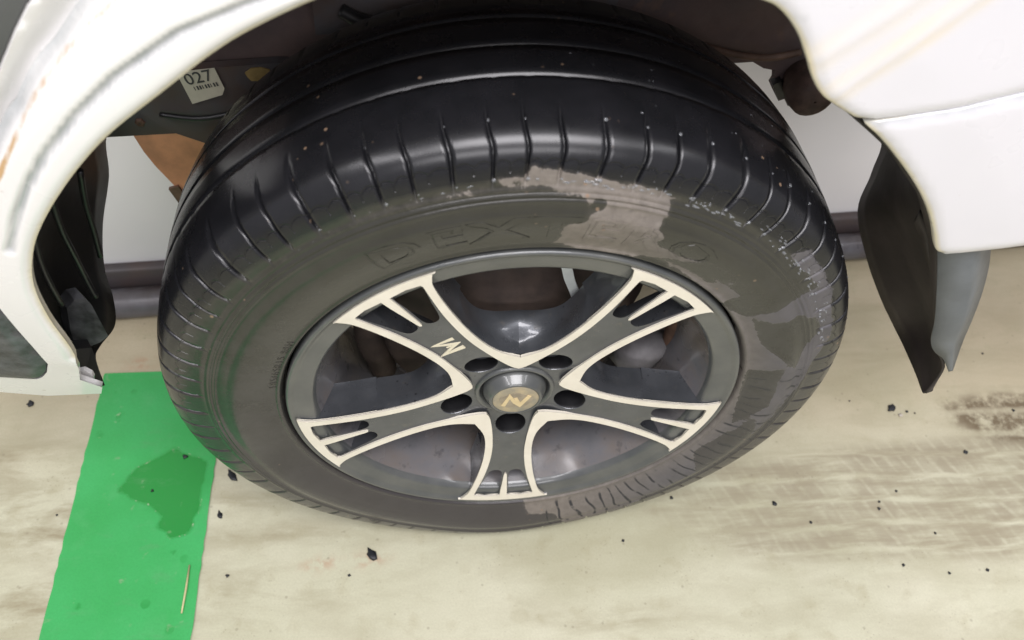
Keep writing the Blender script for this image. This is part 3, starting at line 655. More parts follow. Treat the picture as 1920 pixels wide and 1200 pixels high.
V = [(x, .0027, z) for x, z in blob] + [(x, .0036, z) for x, z in blob]; F = [tuple(range(32))] + [(i, (i + 1) % 32, 32 + (i + 1) % 32, 32 + i) for i in range(32)]
me = mesh('badge_field', spin(V, 0), F); recalc(me); part('badge_field', me, smudge_m, wheel, smooth=False)
V, F = merge(ribbon(mz, .0040, .0022, .0030), ribbon([(-.0005, .0052), (.0046, -.0072)], .0030, .00215, .0030)); me = mesh('badge_emblem', spin(V, 0), F); recalc(me); part('badge_emblem', me, logogold_m, wheel, smooth=False)

# ---- brake drum and what shows through the wheel
drum = [(.060, .0002), (.060, .034), (.066, .038), (.068, .080), (.072, .084), (.074, .098), (.078, .104), (.080, .116), (.086, .122), (.130, .124), (.134, .130), (.136, .142), (.139, .142), (.139, .001)]
V, F = lathe(drum, 96); me = mesh('brake_drum', V, F); recalc(me); drum_o = part('brake_drum', me, drum_m)
V = []; sp_ = [(0.0302, 0.05, 0.4519), (0.0372, 0.05, 0.4383), (0.0425, 0.051, 0.4196), (0.0505, 0.054, 0.3977), (0.0582, 0.058, 0.3734)]
Vt = []; F = []
for i, q in enumerate(catmull(sp_, 4)):
    for dx, dy in ((-.0050, 0), (.0050, 0), (.0050, .003), (-.0050, .003)): Vt.append((q[0] + dx, q[1] + dy, q[2] - dx * .25))
nq = len(Vt) // 4
for i in range(nq - 1):
    for k_ in range(4): F.append((4 * i + k_, 4 * i + (k_ + 1) % 4, 4 * i + 4 + (k_ + 1) % 4, 4 * i + 4 + k_))
F += [(0, 1, 2, 3), (4 * nq - 4, 4 * nq - 3, 4 * nq - 2, 4 * nq - 1)]
me = mesh('metal_strap', Vt, F); recalc(me); part('metal_strap', me, strap_m, drum_o, smooth=False)
pts = [(0.1294, 0.085, 0.2527), (0.157, 0.085, 0.2779)]
V, F = tube([Vector(pts[0]) + Vector((-.012, .012, -.002)), Vector(pts[0]), Vector(pts[0]).lerp(Vector(pts[1]), .5) + Vector((0, -.004, .003)), Vector(pts[1]), Vector(pts[1]) + Vector((.006, .01, .002))], [.010, .019, .021, .016, .006], 18)
me = mesh('grey_dust_cover', V, F); recalc(me); part('grey_dust_cover', me, greyplastic_m, drum_o)
pts = [(0.1677, 0.075, 0.3596), (0.1717, 0.08, 0.2976), (0.1748, 0.086, 0.2447), (0.1645, 0.095, 0.2036)]
V, F = tube(catmull(pts, 5), .0125, 12); me = mesh('caliper_arm', V, F); recalc(me); part('caliper_arm', me, rustm, drum_o)
pts = [(0.1887, 0.08, 0.2922), (0.1876, 0.08, 0.269), (0.1921, 0.082, 0.2374)]
V, F = tube(catmull(pts, 4), .0055, 10); me = mesh('guide_pin', V, F); recalc(me); part('guide_pin', me, strap_m, drum_o)
pts = [(-0.1287, 0.09, 0.3532), (-0.1367, 0.09, 0.3042), (-0.1252, 0.1, 0.2247)]
V, F = tube(catmull(pts, 5), .014, 12); me = mesh('backing_bracket', V, F); recalc(me); part('backing_bracket', me, drum_m, drum_o)
# axle stub and backing plate, holding the wheel to the car
V, F = lathe([(.139, .12), (.145, .150), (.150, .152), (.150, .03), (.30, .028), (.30, .001)], 48); me = mesh('axle', V, F); recalc(me); part('axle', me, drum_m)

# ---- body panels
def sl(z):
    t = np.clip((.22 - (z - HUB)) / .22, 0, 1.3); return .03 * t * t
def panel(name, loop, edge_n, mats, ybase, feat, step=.0035, flange=.006, thick_edges=True, **attrs):
    """sheet-metal panel: loop in XZ (first edge_n points = wheel-arch lip, smoothed), folded inwards round its rim"""
    P, F, LI = cdt(loop, [], step)
    arch_ = np.array(loop[:edge_n]); dA = pdist(P, arch_)
    y = ybase(P[:, 1]) + feat(P, dA)
    P3 = np.stack([P[:, 0], y, P[:, 1]], 1)
    W_ = walls(P3, LI[0], [(.0008, .0007), (.0022, .0010), (flange, .0006)], 1)
    nb = len(P3); V_, F_ = merge((P3.tolist(), F), W_)
    me = mesh(name, V_, F_); recalc(me)
    V_ = np.array(V_); Q = V_[:, [0, 2]]; dd = pdist(Q, arch_)
    ed = np.where(np.arange(len(V_)) >= nb, .8, np.clip(1 - dd / .006, 0, 1)); setattr_(me, 'edge', ed * (dd < .02))
    for k_ in ('rust', 'grime', 'drip'):
        setattr_(me, k_, attrs[k_](Q) if k_ in attrs else np.zeros(len(V_)))
    return part(name, me, mats)
lipL = [tuple(p) for p in catmull([(0.0244, 0.7378), (-0.0136, 0.745), (-0.0516, 0.7416), (-0.0938, 0.7263), (-0.1345, 0.7121), (-0.1732, 0.6926), (-0.1989, 0.6757), (-0.2305, 0.6507), (-0.2687, 0.6198), (-0.3008, 0.5861), (-0.3295, 0.549), (-0.3471, 0.5185), (-0.3591, 0.4838), (-0.364, 0.4428), (-0.3652, 0.3968), (-0.3705, 0.3615)], 5)]
botL = [(-0.379, 0.3361), (-0.3676, 0.3159), (-0.3746, 0.2987), (-0.4205, 0.2982), (-0.4544, 0.313), (-0.5152, 0.3296)]
cladL = [(-0.5051, 0.3487), (-0.4461, 0.3501), (-0.4119, 0.3407), (-0.4059, 0.345), (-0.3985, 0.355), (-0.3909, 0.372), (-0.3901, 0.405), (-0.3908, 0.4601), (-0.3985, 0.509)]
seamL = [(-0.3631, 0.5781), (-0.3364, 0.6142), (-0.323, 0.6319), (-0.3145, 0.6406), (-0.3037, 0.656), (-0.2939, 0.6675), (-0.2819, 0.6784), (-0.263, 0.6995), (-0.2519, 0.7096), (-0.2336, 0.7251), (-0.1988, 0.7477)]
groove = [(-0.1002, 0.734), (-0.1445, 0.7195), (-0.1712, 0.7094), (-0.2113, 0.6912), (-0.2523, 0.6625), (-0.2816, 0.6356), (-0.3084, 0.6065), (-0.3278, 0.5807), (-0.3439, 0.5543), (-0.3592, 0.5242)]
ridge = [(-0.105, 0.7446), (-0.18, 0.729), (-0.232, 0.6983), (-0.2682, 0.6684), (-0.294, 0.6376), (-0.3179, 0.6079), (-0.3432, 0.5732), (-0.3678, 0.5348)]
def featL(P, dA):
    lip = .003 * np.exp(-(dA / .003) ** 2)
    g = pdist(P, groove); gv = .0034 * np.exp(-(g / .0026) ** 4)
    arch_pull = -.0008 * np.exp(-((dA - .012) / .012) ** 2)
    flare = .010 * np.clip((dA - .030) / .030, 0, 1) ** 1.3 * np.clip((P[:, 1] - HUB - .16) / .1, 0, 1)
    sm_ = pdist(P, seamL); e = .006 * np.exp(-(sm_ / .005) ** 2)
    return lip + gv + arch_pull + flare + e
rustline = [(-0.2111, 0.7284), (-0.2397, 0.7068), (-0.2581, 0.6917), (-0.2737, 0.6768), (-0.2886, 0.6613), (-0.2996, 0.6487), (-0.3143, 0.628), (-0.33, 0.6059), (-0.3459, 0.5823)]
loop = lipL + botL + cladL[:] + seamL + [(-.20, .80), (lipL[0][0] + .0005, .80)]
loop = loop[:len(lipL)] + dens_open(loop[len(lipL) - 1:] + [loop[0]], .006)[1:-1]
loop = [p for i, p in enumerate(loop) if math.hypot(p[0] - loop[i - 1][0], p[1] - loop[i - 1][1]) > 3e-4]
panel('quarter_panel', loop, len(lipL) - 3, white_m, sl, featL, step=.0024,
      rust=lambda Q: np.clip(1 - pdist(Q, rustline) / .0030, 0, 1) * np.clip((.64 - Q[:, 1]) / .03, .55, 1),
      grime=lambda Q: np.maximum(np.exp(-(pdist(Q, groove) / .0028) ** 8) * .85, np.exp(-(pdist(Q, seamL) / .0058) ** 4) * .8))
# door behind the shut line
off = 4e-3
dseam = [(x + .0050, z - .0030) for x, z in seamL]
trimE = [(-0.1912, 0.78), (-0.2433, 0.7387), (-0.2756, 0.7099), (-0.2855, 0.7001), (-0.298, 0.6842), (-0.3069, 0.6716), (-0.322, 0.6505), (-0.3457, 0.6203)]
door_loop = densify(dseam + trimE[:0] + [(x - .0035, z) for x, z in trimE[::1]][::-1][:0] + list([(-0.2118, 0.7723)]) + trimE, .006)
door_loop = densify([*dseam, *trimE], .006)
def featD(P, dA): s_ = pdist(P, seamL); return .0125 + .006 * np.exp(-(s_ / .010) ** 2) - .004 * np.exp(-(pdist(P, trimE) / .008) ** 2)
panel('door_edge', door_loop, 2, white_m, sl, featD, rust=lambda Q: np.zeros(len(Q)))
tloop = densify([(x - .002, z + .001) for x, z in trimE][::-1] + list([(-0.183, 0.8147), (-0.3164, 0.8094), (-0.4478, 0.6208)]), .01)
panel('door_trim', tloop, 2, trim_m, sl, lambda P, d_: np.full(len(P), .012) - .004 * np.clip(pdist(P, trimE) / .01, 0, 1), step=.012)
# black cladding above the sill
cl = densify([(x - .0012, z) for x, z in cladL], .006)
panel('sill_cladding', cl, 2, clad_m, sl, lambda P, d_: .001 - .004 * np.clip(pdist(P, cl, True) / .008, 0, 1), step=.006)

# right: panel above and bumper below the crease
lipR = [(0.0267, 0.7375), (0.0638, 0.7272), (0.1031, 0.7159), (0.1191, 0.7096), (0.1355, 0.6945), (0.1479, 0.6765), (0.1576, 0.6614), (0.1693, 0.649), (0.1881, 0.6374), (0.2007, 0.6306)]
lipR = [tuple(p) for p in catmull(lipR, 4)]
lipB = [(0.2042, 0.6284), (0.2209, 0.6163), (0.2435, 0.5961), (0.2674, 0.5725), (0.2861, 0.5509), (0.3022, 0.5281), (0.3154, 0.5063), (0.3231, 0.4999)]
lipB = [tuple(p) for p in catmull(lipB, 4)]
crease = [(0.2007, 0.6306), (0.2287, 0.6357), (0.2618, 0.6429), (0.299, 0.655), (0.3693, 0.6762)] + [(.60, .712), (.82, .735)]
zero = lambda z: np.zeros_like(z)
line1 = [(0.1673, 0.6449), (0.1809, 0.6634), (0.2035, 0.6891), (0.2243, 0.7138), (0.2546, 0.7499)]
line2 = [(0.1507, 0.6754), (0.166, 0.6913), (0.1862, 0.7122), (0.2029, 0.7304)]
def featR(P, dA):
    a = .0016 * np.exp(-(pdist(P, line1) / .004) ** 2) + .0014 * np.exp(-(pdist(P, line2) / .004) ** 2)
    return .003 * np.exp(-(dA / .003) ** 2) - a * .7 - .002 * np.clip(dA / .05, 0, 1) + .0022 * np.exp(-(pdist(P, crease) / .0032) ** 2)
loop = lipR + dens_open([lipR[-1]] + crease[1:] + [(.82, .80), (lipR[0][0], .80)] + [lipR[0]], .008)[1:-1]
def drip(Q):
    return np.maximum.reduce([np.exp(-(np.abs(pdist(Q, line1) - .006) / .0045) ** 2) * .5, np.exp(-(np.abs(pdist(Q, line2) - .006) / .006) ** 2) * .32])  # painted reflection bands either side of the two moulding lines
panel('front_wing', loop, len(lipR), white2_m, zero, featR, step=.005, drip=drip, grime=lambda Q: np.exp(-(np.hypot(Q[:, 0] - (0.1321, 0.703)[0], Q[:, 1] - (0.1321, 0.703)[1]) / .0022) ** 2))
botB = [(0.3269, 0.4985), (0.3578, 0.5039), (0.3864, 0.5092), (0.4808, 0.5251)]
creB = [(x + .0003, z - .0016) for x, z in crease]
loop = lipB + dens_open([lipB[-1]] + botB + [(.60, .530), (.80, .545), (.82, .56)] + creB[::-1][:-1] + [lipB[0]], .008)[1:-1]
def featB(P, dA): return .003 * np.exp(-(dA / .003) ** 2) - .002 * np.clip(dA / .05, 0, 1) + .0022 * np.exp(-(pdist(P, creB) / .0032) ** 2) - .001 + .003 * np.exp(-(pdist(P, botB) / .004) ** 2)
panel('bumper', loop, len(lipB), white2_m, zero, featB, step=.005, grime=lambda Q: np.exp(-(pdist(Q, creB) / .0030) ** 2) * .6)

# ---- inside the arch
def loft(rows, n=6):
    R = [catmull(r, n) for r in rows]; k_ = len(R[0]); V_ = [tuple(p) for r in R for p in r]; F_ = []
    for i in range(len(R) - 1):
        for j in range(k_ - 1): F_.append((i * k_ + j, i * k_ + j + 1, (i + 1) * k_ + j + 1, (i + 1) * k_ + j))
    return V_, F_
def thicken(V_, F_, t):
    me = mesh('tmp', V_, F_); nv = len(me.vertices); N_ = [v.normal.copy() for v in me.vertices]
    V2 = [Vector(v) + n_ * t for v, n_ in zip(V_, N_)]
    import collections
    cnt = collections.Counter(); 
    for f in F_:
        for a_, b__ in zip(f, f[1:] + f[:1]): cnt[(min(a_, b__), max(a_, b__))] += 1
    F2 = list(F_) + [tuple(i + nv for i in f[::-1]) for f in F_]
    for f in F_:
        for a_, b__ in zip(f, f[1:] + f[:1]):
            if cnt[(min(a_, b__), max(a_, b__))] == 1: F2.append((b__, a_, a_ + nv, b__ + nv))
    bpy.data.meshes.remove(me)
    return [tuple(v) for v in V_] + [tuple(v) for v in V2], F2
# left liner: from the inner edge out to just behind the arch lip
li = [(-0.3499, 0.25, 0.4533), (-0.3759, 0.25, 0.4128), (-0.38, 0.235, 0.3755), (-0.3898, 0.205, 0.3396), (-0.3918, 0.175, 0.31), (-0.3858, 0.15, 0.29), (-0.3881, 0.13, 0.2724), (-0.3987, 0.105, 0.273), (-0.3976, 0.085, 0.2796), (-0.3867, 0.06, 0.2705)]
lo = [(-0.2756, 0.022, 0.6159), (-0.2977, 0.022, 0.5907), (-0.3199, 0.024, 0.5641), (-0.3465, 0.026, 0.5279), (-0.3702, 0.028, 0.4881), (-0.3847, 0.03, 0.447), (-0.391, 0.032, 0.4011), (-0.3939, 0.04, 0.353), (-0.3978, 0.046, 0.3186), (-0.3997, 0.05, 0.2955)]
rows = []
for t in (0, .12, .3, .5, .7, .86, 1):
    bow = .030 * math.sin(PI * t)
    rows.append([tuple(Vector(a_).lerp(Vector(b__), t) + Vector(((-bow - .005 * math.sin(t * 19 + i * .5)) * min(1, (10 - i) / 4), 0, bow * .2))) for i, (a_, b__) in enumerate(zip(li, lo))])
V, F = thicken(*loft(rows), .0025); me = mesh('wheel_arch_liner', V, F); recalc(me); liner = part('wheel_arch_liner', me, plastic_m, label='black plastic liner hanging at the left of the wheel arch')
# moulded ribs on that liner
for pa in ([(-0.3499, 0.06, 0.5153), (-0.3594, 0.07, 0.4719), (-0.3652, 0.08, 0.4303), (-0.371, 0.09, 0.3921), (-0.3703, 0.09, 0.366)], [(-0.3635, 0.04, 0.4977), (-0.3721, 0.045, 0.4633), (-0.3773, 0.05, 0.4292), (-0.3835, 0.06, 0.3934)], [(-0.3416, 0.1, 0.5046), (-0.3535, 0.11, 0.4611), (-0.362, 0.12, 0.4199), (-0.3692, 0.125, 0.3805)]):
    V, F = tube(catmull(pa, 4), .0026, 8); part('liner_rib', mesh('liner_rib', V, F), plastic_m, liner)
bx = [(-0.3964, 0.085, 0.3568), (-0.3864, 0.085, 0.3684), (-0.3776, 0.085, 0.371), (-0.3746, 0.085, 0.3604), (-0.3742, 0.085, 0.3144), (-0.3842, 0.085, 0.3049), (-0.3956, 0.085, 0.2987), (-0.4083, 0.085, 0.2977), (-0.4044, 0.085, 0.3242)]
def slab(P_, d):
    n_ = len(P_); V_ = [tuple(p) for p in P_] + [tuple(Vector(p) + Vector(d)) for p in P_]
    return V_, [tuple(range(n_)), tuple(range(2 * n_ - 1, n_ - 1, -1))] + [(i, n_ + i, n_ + (i + 1) % n_, (i + 1) % n_) for i in range(n_)]
V, F = slab(bx, (-.01, .012, 0)); me = mesh('liner_bracket', V, F); recalc(me); part('liner_bracket', me, clad_m, liner, smooth=False)
V, F = slab([(-0.3894, 0.05, 0.3428), (-0.3787, 0.06, 0.3307), (-0.3793, 0.055, 0.306), (-0.3812, 0.05, 0.2854), (-0.3828, 0.045, 0.2895), (-0.3868, 0.045, 0.3126)], (-.006, .01, 0)); me = mesh('liner_foot', V, F); recalc(me); part('liner_foot', me, plastic_m, liner, smooth=False)
# right liner and flap
ri = [(0.3208, 0.235, 0.4752), (0.3778, 0.215, 0.4419), (0.3793, 0.2, 0.402), (0.3789, 0.19, 0.3582), (0.4023, 0.165, 0.309), (0.4244, 0.135, 0.2755), (0.4392, 0.11, 0.2588), (0.4381, 0.075, 0.262), (0.4396, 0.045, 0.255), (0.4353, 0.022, 0.2566)]
ro = [(0.1875, 0.026, 0.6359), (0.2431, 0.024, 0.5959), (0.2672, 0.022, 0.5727), (0.2994, 0.02, 0.5376), (0.3289, 0.02, 0.4955), (0.3501, 0.019, 0.4498), (0.3724, 0.018, 0.4024), (0.3921, 0.018, 0.3568), (0.4266, 0.016, 0.315), (0.4329, 0.018, 0.263)]
rows = []
for t in (0, .12, .3, .5, .7, .86, 1):
    bow = .022 * math.sin(PI * t)
    rows.append([tuple(Vector(a_).lerp(Vector(b__), t) + Vector((bow * (1 if i < 8 else .3) + .004 * math.sin(t * 17 + i * .6) * (i < 8), 0, bow * .2))) for i, (a_, b__) in enumerate(zip(ri, ro))])
V, F = thicken(*loft(rows), .0025); me = mesh('mud_flap', V, F); recalc(me); flap = part('mud_flap', me, flapin_m, label='dark inner face of the flap at the right of the wheel')
fo = [(0.3238, 0.018, 0.5039), (0.343, 0.0175, 0.4654), (0.3632, 0.017, 0.4229), (0.3768, 0.0165, 0.3924), (0.3881, 0.0165, 0.3624), (0.3997, 0.016, 0.3462), (0.4141, 0.0155, 0.3347), (0.4296, 0.014, 0.314)]
fm = [(0.3466, 0.012, 0.5097), (0.3655, 0.011, 0.4721), (0.383, 0.0105, 0.4338), (0.3948, 0.01, 0.4), (0.4043, 0.012, 0.3685), (0.4106, 0.013, 0.3541), (0.4191, 0.0135, 0.3372), (0.4305, 0.0138, 0.3143)]
fb = [(0.3903, 0.04, 0.4817), (0.4083, 0.038, 0.4435), (0.4181, 0.034, 0.4113), (0.4256, 0.03, 0.3767), (0.4286, 0.026, 0.3526), (0.4284, 0.021, 0.3403), (0.4305, 0.018, 0.3266), (0.4331, 0.015, 0.3114)]
V, F = thicken(*loft([fo, fm, fb]), .003); me = mesh('flap_skirt', V, F); recalc(me); part('flap_skirt', me, flapout_m, flap, label='grey scuffed outer skirt under the bumper corner')
V, F = loft([[(0.3335, 0.06, 0.4867), (0.3495, 0.06, 0.469), (0.3624, 0.058, 0.4472), (0.3739, 0.052, 0.4252)], [(0.3412, 0.068, 0.4675), (0.3544, 0.068, 0.4505), (0.3621, 0.065, 0.4382), (0.3793, 0.055, 0.4127)]], 4); V, F = thicken(V, F, .003)
me = mesh('torn_bracket', V, F); recalc(me); part('torn_bracket', me, flapin_m, flap)
# roof of the arch
ytop = [.012, .05, .12, .20, .262]
arcL = []
ths = np.radians(np.linspace(172, 8, 34)); V = []; F = []
for i, t in enumerate(ths):
    for j, y in enumerate(ytop):
        r = .448 if t > PI / 2 else .448 - .030 * (1 - math.sin(t)); r = r + (.006 * math.sin(t * 22) if 0 < j < 4 else 0)
        if math.degrees(t) > 140 or math.degrees(t) < 40: continue
        V.append((r * math.cos(t), y, HUB + r * math.sin(t)))
k_ = 5; n_ = len(V) // k_
F = [(i * k_ + j, i * k_ + j + 1, (i + 1) * k_ + j + 1, (i + 1) * k_ + j) for i in range(n_ - 1) for j in range(k_ - 1)]
V, F = thicken(V, F, .002); me = mesh('arch_roof', V, F); recalc(me); part('arch_roof', me, under_m)
# inner wing wall with its ragged lower edge, and the chassis rail carrying the sticker
iw = [(-0.3875, 0.4678), (-0.357, 0.444), (-0.257, 0.4858), (-0.1502, 0.5035), (-0.0247, 0.5215), (0.1805, 0.5007), (0.2211, 0.4884), (0.242, 0.4922), (0.2542, 0.4862), (0.2668, 0.4844), (0.2708, 0.4707), (0.2696, 0.4643), (0.2825, 0.4474), (0.2899, 0.4507), (0.2953, 0.44), (0.3088, 0.4407), (0.3378, 0.4434), (0.4269, 0.438)] + [(.56, .80), (-.46, .80)]
P, F, LI = cdt(densify(iw, .02), [], .02); P3 = np.stack([P[:, 0], .262 + .004 * np.sin(P[:, 0] * 40) * np.sin(P[:, 1] * 30), P[:, 1]], 1)
V, F = merge((P3.tolist(), F), walls(P3, LI[0], [(.012, 0)], 1)); me = mesh('inner_wing', V, F); recalc(me); iwo = part('inner_wing', me, under_m, smooth=False)
pr = [(-0.4076, 0.248, 0.4398), (-0.3105, 0.248, 0.487), (-0.2068, 0.248, 0.4972), (-0.1507, 0.248, 0.4936), (-0.1623, 0.248, 0.3609), (-0.2585, 0.248, 0.3903), (-0.3132, 0.248, 0.4174), (-0.3744, 0.248, 0.4132), (-0.403, 0.248, 0.4101)]
V, F = slab(pr, (0, .010, 0)); me = mesh('chassis_rail', V, F); recalc(me); rail = part('chassis_rail', me, rail_m, smooth=False)
gp = [(-0.3746, 0.295, 0.3888), (-0.3252, 0.295, 0.3954), (-0.2525, 0.295, 0.3919), (-0.2775, 0.295, 0.2446), (-0.3448, 0.295, 0.2759), (-0.3509, 0.295, 0.2867), (-0.3481, 0.295, 0.3059), (-0.3606, 0.295, 0.3338), (-0.3673, 0.295, 0.3537)]
V, F = slab(gp, (0, .006, 0)); me = mesh('primer_plate', V, F); recalc(me); part('primer_plate', me, peach_m, smooth=False, label='peach coloured bare plate below the chassis rail')
V, F = slab([(-0.3544, 0.292, 0.3033), (-0.3434, 0.292, 0.3071), (-0.3377, 0.292, 0.2878), (-0.3472, 0.292, 0.2764)], (0, .004, 0)); me = mesh('plate_lug', V, F); recalc(me); part('plate_lug', me, rustm, smooth=False)
def at_y(P_, y): return P_
st_ = [(-0.2961, 0.2455, 0.4883), (-0.262, 0.2455, 0.493), (-0.2574, 0.2455, 0.4712), (-0.2607, 0.2455, 0.4641), (-0.2895, 0.2455, 0.4539)]
V, F = slab(st_, (0, .0008, 0)); me = mesh('sticker', V, F); recalc(me); stk = part('sticker', me, sticker_m, smooth=False, label='yellowed white sticker printed 027')
A0, A1, A2 = [Vector(q) for q in [(-0.297, 0.245, 0.472), (-0.2646, 0.245, 0.4797), (-0.2959, 0.245, 0.4886)]]
ex = (A1 - A0).normalized(); ez = (A2 - A0); ez = (ez - ex * ez.dot(ex)).normalized()
tm = text_mesh('027', .0170, .0002, 1.0)
o0 = (A0 + A1) / 2 + ex * .0045 + ez * .0012
for v in tm.vertices: q = o0 + ex * v.co.x * 1.02 + ez * (v.co.y) + (A2 - A0).normalized() * 0; v.co = (q.x, q.y - v.co.z, q.z)
part('sticker_print', tm, print_m, rail, smooth=False)
V = []; F = []
for k__ in range(9):
    a_ = A0 + ex * (.0125 + k__ * .0026) - ez * .0015; w_ = .0016 if k__ % 3 else .0008
    for sx_, sz_ in ((0, 0), (w_, 0), (w_, -.0042), (0, -.0042)): q = a_ + ex * sx_ + ez * sz_; V.append((q.x, q.y, q.z))
    F.append((4 * k__, 4 * k__ + 1, 4 * k__ + 2, 4 * k__ + 3))
part('sticker_barcode', mesh('sticker_barcode', V, F), print_m, rail, smooth=False)
V, F = slab([(-0.2367, 0.2462, 0.4875), (-0.2308, 0.2462, 0.4921), (-0.2222, 0.2462, 0.4933), (-0.2146, 0.2462, 0.4911), (-0.2119, 0.2462, 0.4808), (-0.2235, 0.2462, 0.479), (-0.2321, 0.2462, 0.4789), (-0.2351, 0.2462, 0.483)], (0, .0015, 0)); me = mesh('yellow_mark', V, F); recalc(me); part('yellow_mark', me, yellow_m, rail, smooth=False)
for nm_, pts_, rd_, mt_ in (('brake_hose', [(-0.1446, 0.235, 0.5581), (-0.1183, 0.225, 0.5524), (-0.0738, 0.22, 0.5637), (-0.0158, 0.225, 0.5702), (0.045, 0.23, 0.56), (0.1037, 0.235, 0.5514)], .006, plastic_m),
                            ('brake_pipe', [(0.1097, 0.25, 0.5337), (0.1601, 0.245, 0.5265), (0.2097, 0.245, 0.5127), (0.2475, 0.245, 0.5084), (0.2798, 0.25, 0.5111)], .0035, rustm),
                            ('wiring_clip', [(-0.3205, 0.243, 0.4436), (-0.2823, 0.24, 0.4417), (-0.2374, 0.242, 0.4505), (-0.1926, 0.243, 0.4589)], .0025, plastic_m)):
    V, F = tube(catmull(pts_, 6), rd_, 10); part(nm_, mesh(nm_, V, F), mt_)
V, F = slab([(-0.1679, 0.24, 0.5928), (-0.0292, 0.24, 0.5955), (0.0977, 0.24, 0.5885), (0.089, 0.24, 0.5584), (0.0192, 0.24, 0.5502), (-0.1194, 0.24, 0.5359), (-0.1689, 0.24, 0.5312)], (0, .012, 0)); me = mesh('wing_fold', V, F); recalc(me); part('wing_fold', me, rail_m, smooth=False)
for q in [(-0.2356, 0.2455, 0.463), (-0.1995, 0.2455, 0.4808), (-0.3424, 0.2455, 0.4311), (-0.1751, 0.2455, 0.4415)]:
    V, F = lathe([(0, .001), (0, .0035), (.001, .0048), (.004, .005)], 6, center=q); me = mesh('bolt_head', V, F); recalc(me); part('bolt_head', me, rustm, smooth=False)
# rusty bump stop at the right
c0 = Vector((0.2966, 0.235, 0.4783))
V, F = lathe([(-.018, .001), (-.018, .014), (-.012, .021), (0, .0235), (.014, .022), (.03, .018), (.03, .001)], 20, center=(c0.x, c0.y, c0.z)); me = mesh('bump_stop', V, F); recalc(me); part('bump_stop', me, bump_m)
V, F = slab([(0.2653, 0.25, 0.4732), (0.273, 0.25, 0.4783), (0.2841, 0.25, 0.4682), (0.2859, 0.25, 0.4599), (0.2767, 0.25, 0.456)], (0, .01, 0)); me = mesh('bracket_tab', V, F); recalc(me); part('bracket_tab', me, blackhole_m, smooth=False)
# pink-white sill end torn from the arch foot
V, F = slab([(-0.3916, 0.034, 0.3156), (-0.3841, 0.034, 0.332), (-0.3788, 0.034, 0.3333), (-0.3745, 0.034, 0.3272), (-0.3745, 0.034, 0.3213), (-0.3793, 0.035, 0.3064), (-0.3754, 0.036, 0.3019), (-0.3769, 0.036, 0.2967), (-0.3942, 0.035, 0.2968)], (0, .004, 0)); me = mesh('sill_end', V, F); recalc(me)
for k_ in ('edge', 'rust', 'grime', 'drip'): setattr_(me, k_, np.full(len(me.vertices), .25 if k_ == 'edge' else 0.))
part('sill_end', me, white_m, smooth=False)

# ---- water beads on the tyre and wheel (too many and too small to count)
def bead(p, n_, r, el=1.0, t_=None):
    n_ = n_.normalized(); t_ = (t_ or n_.orthogonal()); t_ = (t_ - n_ * t_.dot(n_)).normalized(); b__ = n_.cross(t_); V_ = []; F_ = []
    for i, (h, q) in enumerate(((0, 1), (.38, .82), (.62, .42))):
        for k_ in range(6):
            a_ = k_ * PI / 3 + i * .5; V_.append(p + n_ * (h * r * .9 - .0001) + (t_ * math.cos(a_) * el + b__ * math.sin(a_)) * r * q)
    V_.append(p + n_ * r * .66)
    for i in range(2):
        for k_ in range(6): F_.append((6 * i + k_, 6 * i + (k_ + 1) % 6, 6 * i + 6 + (k_ + 1) % 6, 6 * i + 6 + k_))
    for k_ in range(6): F_.append((12 + k_, 12 + (k_ + 1) % 6, 18))
    return V_, F_
parts_ = []
def tyre_pt(t, s_):
    y = np.interp(s_, arc, prof[:, 0]); r = np.interp(s_, arc, prof[:, 1]); ny = np.interp(s_, arc, nrm[:, 0]); nr = np.interp(s_, arc, nrm[:, 1])
    return Vector((r * math.cos(t), y, r * math.sin(t) + HUB)), Vector((nr * math.cos(t), ny, nr * math.sin(t)))
tmask = (TH[np.arange(0, nt, len(fr))] % (2 * PI))
for i in range(NP):                                    # beads at the ends of the shoulder cuts
    t = TH[i * len(fr) + 6] % (2 * PI)
    if not (.2 < t < 3.1): continue
    for s0, pr_ in ((s_sh[2] + .002, .9), (s_sh[1] - .001, .8)):
        if random.random() < pr_:
            p_, n_ = tyre_pt(t + random.uniform(-.003, .003), s0 + random.uniform(-.001, .001)); parts_.append(bead(p_, n_, random.uniform(.0009, .0017)))
g1 = arc[len(outer) + 3]
for i in range(110):
    t = random.uniform(.5, 2.7); s0 = random.choice([g1 - random.uniform(.002, .004), g1 + random.uniform(0, .05), random.uniform(s_sh[2], arc[-1] * .5)])
    p_, n_ = tyre_pt(t, s0); tv_ = Vector((-math.sin(t), 0, math.cos(t)))
    parts_.append(bead(p_, n_, random.choice([.0004, .0005, .0008]), random.choice([1, 1, 1.6]), tv_))
for i in range(40):
    t = random.uniform(.3, 1.6); p_, n_ = tyre_pt(t, random.uniform(s_sh[0], s_sh[1])); parts_.append(bead(p_, n_, random.uniform(.0007, .0014), random.choice([1, 2]), Vector((-math.sin(t), 0, math.cos(t)))))
for t0, t1, n_k, s_a, s_b in ((50, 78, 26, g1 - .0022, g1 - .0014), (98, 128, 20, g1 - .0022, g1 - .0012), (58, 84, 30, s_sh[0] - .002, s_sh[0] + .004), (20, 56, 36, s_sh[0] - .001, s_sh[1] + .006), (86, 130, 12, s_sh[0] - .001, s_sh[0] + .003)):
    for q in range(n_k):
        t = math.radians(random.uniform(t0, t1)); p_, n_ = tyre_pt(t, random.uniform(s_a, s_b)); parts_.append(bead(p_, n_, random.uniform(.0005, .0010), random.uniform(1.2, 4.0), Vector((-math.sin(t), 0, math.cos(t)))))
V, F = merge(*parts_); o = part('water_drops', mesh('water_drops', V, F), water_m, tyre); o['kind'] = 'stuff'

